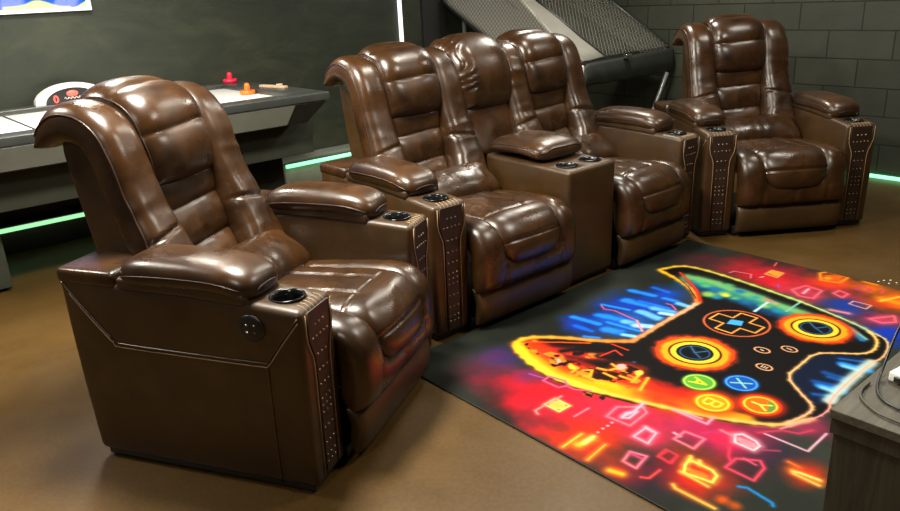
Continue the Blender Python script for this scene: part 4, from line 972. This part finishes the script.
# console
cy0, cy1 = ly(.865), ly(1.235)
V, F = rbox(-.60, .005, cy0, cy1, .03, .628, .022, 4, (12, 6, 8), lambda V: V+np.stack([-.01*(1-(V[:, 2])/.63), 0*V[:, 0], .02*np.interp(-V[:, 0], [0, .6], [0, 1])*(V[:, 2]/.63)], 1))
co = mesh_obj('console', V, F, LEAP, t)
cuts = []
for y in (cy0+.095, cy1-.095):
    cuts.append(mesh_obj('cutter', *lathe([(.0, -.09), (.050, -.09), (.050, .05), (.0, .05)], 40, (-.095, y, .64)), BLACK, t))
    md = co.modifiers.new('hole', 'BOOLEAN'); md.object = cuts[-1]; md.solver = 'EXACT'
bpy.context.view_layer.update(); dg = bpy.context.evaluated_depsgraph_get()
me = bpy.data.meshes.new_from_object(co.evaluated_get(dg)); co.modifiers.clear(); co.data = me
while len(me.materials) > 1: me.materials.pop()
for c_ in cuts: bpy.data.objects.remove(c_)
prof = [(.0, -.075), (.044, -.075), (.0465, -.02), (.0475, .002), (.054, .0045), (.057, .002), (.0565, -.002), (.0495, -.004), (.0492, -.082), (0, -.082)]
for y in (cy0+.095, cy1-.095): mesh_obj('cup_holder', *lathe(prof, 40, (-.095, y, .6335)), CUPM, co)
pl_, pf_, ps_ = pillow([(-.60, .672), (-.50, .690), (-.33, .692), (-.185, .668)], lambda s: .186*(1-np.abs(2*s-1)**9*.985)**.33, .045, .035, 44, 80, lambda u, s: .012*np.cos(u*1.5), pu=5, ps=7, yo=(cy0+cy1)/2, rough=.003, seed=90, wf=18)
mesh_obj('console_lid', pl_, pf_, LEA, co)
mesh_obj('piping', *tube([ps_(-.96, s, .001) for s in np.linspace(.05, .94, 30)]+[ps_(u, .965, .001) for u in np.linspace(-.9, .9, 16)]+[ps_(.96, s, .001) for s in np.linspace(.94, .05, 30)], .0035, 6), PIPE, co)
mesh_obj('stitching', *tube([(.001-.0075, y, .195) for y in np.linspace(cy0+.01, cy1-.01, 8)], .0025, 4), LEA, co)
mesh_obj('base_rail', *rbox(-.58, -.03, cy0+.01, cy1-.01, .0098, .036, .004, 1), BLACK, co)
# ------------------------------------------------------------------ air hockey table
TB = plain('black_laminate', (.010, .011, .009), .3); TG = plain('grey_apron', (.14, .145, .12), .4, var=.1); TD = plain('dark_green_cabinet', (.036, .042, .030), .45)
TR = plain('grey_rail', (.042, .045, .042), .3)
x0, x1, y0, y1 = -5.57, -4.27, .20, 2.61
t = thing('air_hockey_table', 'dark air hockey table with white playfield along the left wall', 'air hockey table', ((x0+x1)/2, (y0+y1)/2, 0))
ox, oy = (x0+x1)/2, (y0+y1)/2
def lb(*a, **k):
    V, F = rbox(a[0]-ox, a[1]-ox, a[2]-oy, a[3]-oy, *a[4:], **k); return V, F
mesh_obj('playfield', *lb(x0+.10, x1-.12, y0+.12, y1-.16, .86, .888, .002, 1), plain('white_playfield', (.93, .93, .9), .25, var=.03), t)
for a in ((x1-.15, x1, y0, y1), (x0, x0+.13, y0, y1), (x0+.1301, x1-.1501, y1-.20, y1), (x0+.1301, x1-.1501, y0, y0+.2)):
    mesh_obj('rail', *lb(*a, .868, .92, .008, 3), TR, t)
mesh_obj('centre_line', *lb(x0+.13, x1-.15, 1.395, 1.405, .8885, .8892, .0003, 1), plain('line_black', (.02, .02, .02), .5), t)
mesh_obj('stripe', *lb(x0+.13, x1-.15, .93, .945, .8885, .8892, .0003, 1), plain('line_black_two', (.02, .02, .02), .5), t)
# flared apron
mb = MB()
def frus(xa0, xa1, ya0, ya1, za, xb0, xb1, yb0, yb1, zb):
    v_ = [(xa0-ox, ya0-oy, za), (xa1-ox, ya0-oy, za), (xa1-ox, ya1-oy, za), (xa0-ox, ya1-oy, za), (xb0-ox, yb0-oy, zb), (xb1-ox, yb0-oy, zb), (xb1-ox, yb1-oy, zb), (xb0-ox, yb1-oy, zb)]
    return v_, [(0, 3, 2, 1), (4, 5, 6, 7), (0, 1, 5, 4), (1, 2, 6, 5), (2, 3, 7, 6), (3, 0, 4, 7)]
bevel(mesh_obj('apron', *frus(x0+.08, x1-.05, y0+.1, y1-.16, .735, x0+.02, x1-.005, y0+.02, y1-.02, .866), TB, t, False), .004)
v_ = [(x1+.001, y0+.03, .862), (x1+.001, y1-.26, .862), (x1-.044, y1-.31, .742), (x1-.044, y0+.12, .742)]
V = [(x-ox, y-oy, z) for x, y, z in v_]+[(x-.012-ox, y-oy, z) for x, y, z in v_]
mesh_obj('side_panel', V, [(0, 1, 2, 3), (7, 6, 5, 4), (0, 4, 5, 1), (1, 5, 6, 2), (2, 6, 7, 3), (3, 7, 4, 0)], TG, t, False)
mesh_obj('lower_cabinet', *lb(x0+.25, x1-.22, y0+.18, y1-.03, .50, .734, .006, 2), TD, t)
for xa, xb in ((x1-.64, x1-.43), (x0+.22, x0+.45)):
    for ya, yb in ((.36, .655), (2.02, 2.44)):
        lg = mesh_obj('leg', *lb(xa, xb, ya, yb, .02, .499, .008, 2), TB if ya > 1 else TD, t)  # second leg pair widened and black to carry the shade beneath the table
        mesh_obj('foot_pad', *lathe([(0, 0), (.03, 0), (.03, .02), (0, .02)], 16, ((xa+xb)/2-ox, (ya+yb)/2-oy, 0)), BLACK, lg)
# score arch
ar = thing('scoreboard', 'white arched electronic scoreboard with black display, standing on the far table rail', 'scoreboard', (-5.49, 1.37, .921))
WP = plain('white_plastic', (.85, .84, .76), .35, var=.04)
n = 28; W2, HH = .23, .125
def arch(w_, h_, x, z0=0): return [(x, w_*math.cos(math.pi*q/n), z0+h_*math.sin(math.pi*q/n)) for q in range(n+1)]
A = arch(W2, HH, .03)+arch(W2, HH, -.03); m1 = n+1
mesh_obj('arch_body', A, [tuple(range(m1)), tuple(range(2*m1-1, m1-1, -1))]+[(i, (i+1) % m1, m1+(i+1) % m1, m1+i) for i in range(m1)], WP, ar, False)
A = arch(W2*.74, HH*.76, .034)+arch(W2*.74, HH*.76, .025)
dp = mesh_obj('display', A, [tuple(range(m1)), tuple(range(2*m1-1, m1-1, -1))]+[(i, (i+1) % m1, m1+(i+1) % m1, m1+i) for i in range(m1)], BLACK, ar, False)
REDL = plain('red_digit', (.8, .05, .04), .4, emis=(1, .08, .05), es=1.6)
def text(s, size, mat_, parent, loc, rot, name='digit', ext=.001):
    cu_ = bpy.data.curves.new(name, 'FONT'); cu_.body = s; cu_.size = size; cu_.extrude = ext; cu_.align_x = 'CENTER'; cu_.align_y = 'CENTER'; cu_.offset = .0012
    o = bpy.data.objects.new(name, cu_); COL.objects.link(o); bpy.context.view_layer.update()
    me = bpy.data.meshes.new_from_object(o.evaluated_get(bpy.context.evaluated_depsgraph_get())); bpy.data.objects.remove(o)
    me.materials.clear(); me.materials.append(mat_); o = link(bpy.data.objects.new(name, me), parent); o.location = loc; o.rotation_euler = rot; return o
for s, y in (('0', -.105), ('0', .105)): text(s, .065, REDL, dp, (.0355, y, .028), (R(90), 0, R(90)))
mesh_obj('emblem', *[(lambda V, F: ([(.034+.003*(z > 0), x*1.5, .058+y*.8) for x, y, z in V], F))(*lathe([(0, .002), (.022, .002), (.024, 0)], 20))][0], REDL, dp)
mesh_obj('emblem_script', *tube([(.0385, -.055+.11*q/16, .030+.007*math.sin(q*1.9)) for q in range(17)], .0022, 4), WP, dp)
def mallet(label, loc, col, name):
    m_ = plain(name, col, .3)
    t_ = thing('air_hockey_mallet', label, 'mallet', loc, 0, 'air hockey mallets')
    mesh_obj('base', *lathe([(0, 0), (.048, 0), (.052, .006), (.052, .020), (.048, .027), (.040, .027), (.034, .016), (.02, .012), (0, .012)], 32), m_, t_)
    mesh_obj('knob', *lathe([(.021, .012), (.019, .04), (.020, .058), (.016, .070), (.008, .076), (0, .077)], 24), m_, t_)
mallet('red air hockey mallet resting on the table\'s far rail', (-5.50, 2.50, .921), (.75, .02, .06), 'red_plastic')
mallet('orange air hockey mallet lying on the white playfield', (-4.92, 2.352, .8893), (.85, .16, .02), 'orange_plastic')
bl = thing('score_block', 'small tan block on the table end rail behind the orange mallet', 'block', (-4.82, 2.50, .921), R(-78))
mesh_obj('bar', *rbox(-.02, .02, -.13, .13, 0, .018, .004, 2), plain('tan_wood', (.5, .36, .24), .5), bl)
mesh_obj('slider', *rbox(-.018, .018, .05, .08, .0185, .03, .003, 2), plain('tan_wood_light', (.6, .45, .32), .5), bl)

# ------------------------------------------------------------------ basketball arcade game
t = thing('basketball_arcade_game', 'folding arcade ball game with pale net sides and black cloth front, by the block wall', 'arcade game', (-3.9, 5.3, 0))
o_ = np.array([-3.9, 5.3, 0])
def q3(x, y, z): return tuple(np.array([x, y, z])-o_)
def netmat(name, ax, c1, c2, solid):
    """diamond mesh; open (alpha) or backed by cloth"""
    m_, nt, b = mat(name); v = coords(nt); sx = N(nt, 'ShaderNodeSeparateXYZ'); nt.links.new(v, sx.inputs[0]); outs = []
    for sg in (1, -1):
        k = N(nt, 'ShaderNodeMath'); k.operation = 'MULTIPLY'; k.inputs[1].default_value = sg; nt.links.new(sx.outputs[ax[1]], k.inputs[0])
        a = N(nt, 'ShaderNodeMath'); a.operation = 'ADD'; nt.links.new(sx.outputs[ax[0]], a.inputs[0]); nt.links.new(k.outputs[0], a.inputs[1])
        f = N(nt, 'ShaderNodeMath'); f.operation = 'MULTIPLY'; f.inputs[1].default_value = 24; nt.links.new(a.outputs[0], f.inputs[0])
        c_ = N(nt, 'ShaderNodeMath'); c_.operation = 'FRACT'; nt.links.new(f.outputs[0], c_.inputs[0])
        d = N(nt, 'ShaderNodeMath'); d.operation = 'LESS_THAN'; d.inputs[1].default_value = .22 if solid else .10; nt.links.new(c_.outputs[0], d.inputs[0]); outs.append(d)
    mxm = N(nt, 'ShaderNodeMath'); mxm.operation = 'MAXIMUM'; nt.links.new(outs[0].outputs[0], mxm.inputs[0]); nt.links.new(outs[1].outputs[0], mxm.inputs[1])
    b.inputs['Roughness'].default_value = .8
    if solid: nt.links.new(ramp(nt, mxm.outputs[0], [(.3, c1), (.7, c2)]), b.inputs['Base Color'])
    else:
        b.inputs['Base Color'].default_value = (*c1, 1); nt.links.new(mxm.outputs[0], b.inputs['Alpha'])
    return m_
fmn = netmat('backed_net', (0, 2), (.32, .31, .27), (.13, .13, .11), True)
nm = netmat('pale_net', (0, 1), (.19, .185, .155), None, False)
nm2 = netmat('pale_net_side', (0, 2), (.19, .185, .155), None, False)
fmr = plain('pale_padded_fabric', (.20, .195, .17), .8, var=.08, bump=.3)
blk = plain('black_cloth', (.012, .015, .011), .75, bump=.6, bscale=40)
TUB = plain('black_tube', (.015, .015, .015), .35)
def sheet(pts, th, name, m_, n_=14, sag=0., ripple=0.):
    """thin cloth panel between 4 corners a,b,c,d with a little sag"""
    a, b_, c_, d = map(np.array, pts); nrm = np.cross(b_-a, d-a); nrm = nrm/np.linalg.norm(nrm); G = []
    for k in (0, 1):
        for i in range(n_+1):
            for j in range(n_+1):
                u, v2 = i/n_, j/n_; p = a*(1-u)*(1-v2)+b_*u*(1-v2)+c_*u*v2+d*(1-u)*v2
                s = sag*math.sin(u*math.pi)*math.sin(v2*math.pi)+ripple*math.sin(u*19+v2*5)
                G.append(p+nrm*(s+(th/2 if k else -th/2)))
    m2 = (n_+1)**2; F = []
    for i in range(n_):
        for j in range(n_):
            q = [i*(n_+1)+j, (i+1)*(n_+1)+j, (i+1)*(n_+1)+j+1, i*(n_+1)+j+1]; F.append(tuple(q)); F.append(tuple(m2+z for z in q[::-1]))
    e = [i*(n_+1) for i in range(n_+1)]+[n_*(n_+1)+j for j in range(1, n_+1)]+[i*(n_+1)+n_ for i in range(n_-1, -1, -1)]+[j for j in range(n_-1, 0, -1)]
    for k in range(len(e)): a_, b2 = e[k], e[(k+1) % len(e)]; F.append((b2, a_, m2+a_, m2+b2))
    return mesh_obj(name, G, F, m_, t)
YN_, YF_ = 4.68, 5.98
sheet([q3(-4.40, YN_, .80), q3(-5.54, YN_, 1.40), q3(-5.54, YN_, 2.2), q3(-3.95, YN_, .93)], .004, 'side_net', fmn, sag=.02)
sheet([q3(-3.90, YN_+.01, .925), q3(-5.54, YN_+.01, 1.88), q3(-5.54, YN_+.33, 1.88), q3(-3.95, YN_+.33, .925)], .02, 'padded_rail', fmr, ripple=.004)
sheet([q3(-3.97, YN_+.33, .93), q3(-5.54, YN_+.33, 1.90), q3(-5.54, YF_-.03, 1.90), q3(-3.97, YF_-.03, .94)], .003, 'top_net', nm, sag=.03)
sheet([q3(-3.98, YF_-.02, .72), q3(-5.54, YF_-.02, 1.50), q3(-5.54, YF_-.02, 1.89), q3(-3.98, YF_-.02, .93)], .003, 'far_net', nm2, sag=.02)
mesh_obj('frame_tube', *tube([q3(-3.89, YN_-.02, .73), q3(-4.35, YN_-.02, .78), q3(-4.75, YN_-.02, .965), q3(-5.54, YN_-.02, 1.405)], .011, 8), TUB, t)
mesh_obj('frame_tube', *tube([q3(-3.95, YN_+.335, .94), q3(-5.54, YN_+.335, 1.90)], .009, 8), TUB, t)
mesh_obj('frame_tube', *tube([q3(-3.97, YF_-.03, .93), q3(-5.54, YF_-.03, 1.90)], .014, 8), TUB, t)
# black cloth tray front with scalloped lower edge
G = []; F = []; n_ = 40
for k, th in enumerate((.0, -.03)):
    for i in range(n_+1):
        u = i/n_; y = YN_+(YF_-YN_)*u; xb = -3.885-.06*u
        zt = .90+.02*u-.012*math.exp(-((u)/.03)**2)*3; zb = .725-.02*u+.012*abs(math.sin(u*14))
        for j in range(9): v2 = j/8; G.append(q3(xb+th+.02*math.sin(v2*math.pi)*(1 if k == 0 else 0)+.004*math.sin(u*40+v2*4), y, zb+(zt-zb)*v2))
for k in (0, 1):
    for i in range(n_):
        for j in range(8):
            o1 = k*(n_+1)*9; q = (o1+i*9+j, o1+(i+1)*9+j, o1+(i+1)*9+j+1, o1+i*9+j+1); F.append(q if k == 0 else q[::-1])
m2 = (n_+1)*9
for i in range(n_):
    for j in (0, 8): F.append((i*9+j, (i+1)*9+j, m2+(i+1)*9+j, m2+i*9+j))
for j in range(8):
    for i in (0, n_): F.append((i*9+j, i*9+j+1, m2+i*9+j+1, m2+i*9+j))
mesh_obj('cloth_front', G, F, blk, t)
sheet([q3(-3.92, YN_+.02, .76), q3(-3.97, YF_-.05, .76), q3(-4.45, YF_-.05, .86), q3(-4.45, YN_+.02, .86)], .006, 'ball_ramp', blk)
SILV = plain('silver_tube', (.30, .31, .31), .3, .6)
mesh_obj('corner_cap', *rbox(*[c_ for c_ in (-3.925-o_[0], -3.865-o_[0], YN_-.05-o_[1], YN_-.005-o_[1], .78, .90)], .015, 3), plain('white_cap', (.8, .78, .7), .4), t)
mesh_obj('leg', *tube([q3(-3.93, 5.88, .72), q3(-4.02, 5.80, .35), q3(-4.10, 5.73, .0)], .018, 10), SILV, t)
mesh_obj('leg', *tube([q3(-3.93, 4.74, .73), q3(-3.98, 4.74, .0)], .018, 10), SILV, t)
mesh_obj('leg', *tube([q3(-5.35, 4.76, 1.25), q3(-5.35, 4.76, .0)], .018, 10), SILV, t)
mesh_obj('leg', *tube([q3(-5.35, 5.88, 1.25), q3(-5.35, 5.88, .0)], .018, 10), SILV, t)
mesh_obj('clip', *rbox(-3.90-o_[0], -3.86-o_[0], 5.20-o_[1], 5.27-o_[1], .905, .935, .005, 2), CHROME, t)

# ------------------------------------------------------------------ tv stand and cable
wm, nt, b = mat('weathered_wood'); v = coords(nt, (14, 1.2, 14))
n1 = noise(nt, v, 2.5, 8, .65, 1.5)
c = ramp(nt, n1, [(.25, (.030, .026, .016)), (.5, (.066, .057, .037)), (.78, (.115, .10, .068))]); nt.links.new(c, b.inputs['Base Color']); b.inputs['Roughness'].default_value = .5
bp = N(nt, 'ShaderNodeBump'); bp.inputs['Strength'].default_value = .25; bp.inputs['Distance'].default_value = .002; nt.links.new(n1, bp.inputs['Height']); nt.links.new(bp.outputs[0], b.inputs['Normal'])
wd2, nt, b = mat('weathered_wood_shaded'); v = coords(nt, (14, 14, 1.2))
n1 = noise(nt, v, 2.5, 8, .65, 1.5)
c = ramp(nt, n1, [(.25, (.012, .010, .006)), (.5, (.027, .023, .014)), (.78, (.052, .045, .028))]); nt.links.new(c, b.inputs['Base Color']); b.inputs['Roughness'].default_value = .5  # same wood darkened to carry the shade on the stand's upright faces
t = thing('media_console', 'grey-brown wood grain media stand at the lower right corner, on the rug', 'tv stand', (-.418, 2.487, .0092))
mesh_obj('top_board', *rbox(-.215, .215, -.79, .79, .468, .492, .002, 1), wm, t, False)
mesh_obj('side_panel', *rbox(-.205, .21, -.778, -.758, 0, .467, .002, 1), wd2, t, False)
mesh_obj('side_panel', *rbox(-.205, .21, .758, .778, 0, .467, .002, 1), wd2, t, False)
mesh_obj('back_panel', *rbox(.19, .205, -.757, .757, .03, .467, .002, 1), wd2, t, False)
mesh_obj('bottom_board', *rbox(-.19, .189, -.757, .757, .04, .06, .002, 1), wm, t, False)
mesh_obj('trim_strip', *rbox(-.212, .212, -.784, -.7785, .425, .467, .001, 1), wd2, t, False)
for k in (-1, 1):
    d = mesh_obj('door', *rbox(-.209, -.191, min(k*.003, k*.755), max(k*.003, k*.755), .07, .465, .002, 1), wd2, t, False)
    mesh_obj('handle', *tube([(-.212, k*.06, .22), (-.225, k*.06, .23), (-.225, k*.06, .31), (-.212, k*.06, .32)], .004, 8), BLACK, d)
WPL = plain('white_adapter', (.75, .74, .70), .4)
t = thing('power_adapter', 'white power adapter lying on the media stand at the right edge', 'adapter', (-.563, 1.975, .502), R(-8))
mesh_obj('body', *rbox(-.022, .05, -.05, .05, 0, .028, .006, 3), WPL, t)
mesh_obj('socket', *rbox(-.006, .030, -.056, -.049, .006, .02, .002, 2), BLACK, t)
zt = .5065
c1 = crom([(-.48, 1.79, zt), (-.55, 1.81, zt), (-.590, 1.86, zt), (-.612, 1.95, zt+.02), (-.615, 2.06, zt+.12), (-.58, 2.19, zt+.20), (-.51, 2.34, zt+.17), (-.45, 2.45, zt+.06), (-.42, 2.52, zt+.012), (-.40, 2.60, zt+.002)], 60)
tag(mesh_obj('cable', *tube(c1, .0035, 8), plain('black_rubber', (.015, .015, .015), .4)), 'black cable rising in a curve from the media stand', 'cable')
c2 = crom([(-.48, 1.735, zt), (-.54, 1.745, zt), (-.595, 1.785, zt), (-.614, 1.83, zt), (-.616, 1.88, zt)], 40)
tag(mesh_obj('cable', *tube(c2, .003, 8), plain('brown_rubber', (.07, .055, .04), .5)), 'thin brown cable looped flat on the media stand top', 'cable')
# crumbs on the floor past the rug
CR = plain('plaster_crumb', (.6, .58, .52), .8)
rs = random.Random(4)
for k, (x, y) in enumerate([(-1.297, 3.937), (-1.263, 3.912), (-1.31, 3.905), (-1.24, 3.945), (-1.275, 3.962)]):
    V, F = lathe([(0, .005), (.004, .004), (.006, .002), (.004, 0), (0, 0)], 7); V = [(a+rs.uniform(-.0012, .0012), b_, c_) for a, b_, c_ in V]
    o = mesh_obj('plaster_crumb', V, F, CR); o.location = (x, y, .0005)
    tag(o, 'tiny white crumb on the brown floor beyond the far rug edge', 'crumb', 'crumbs beside the rug')
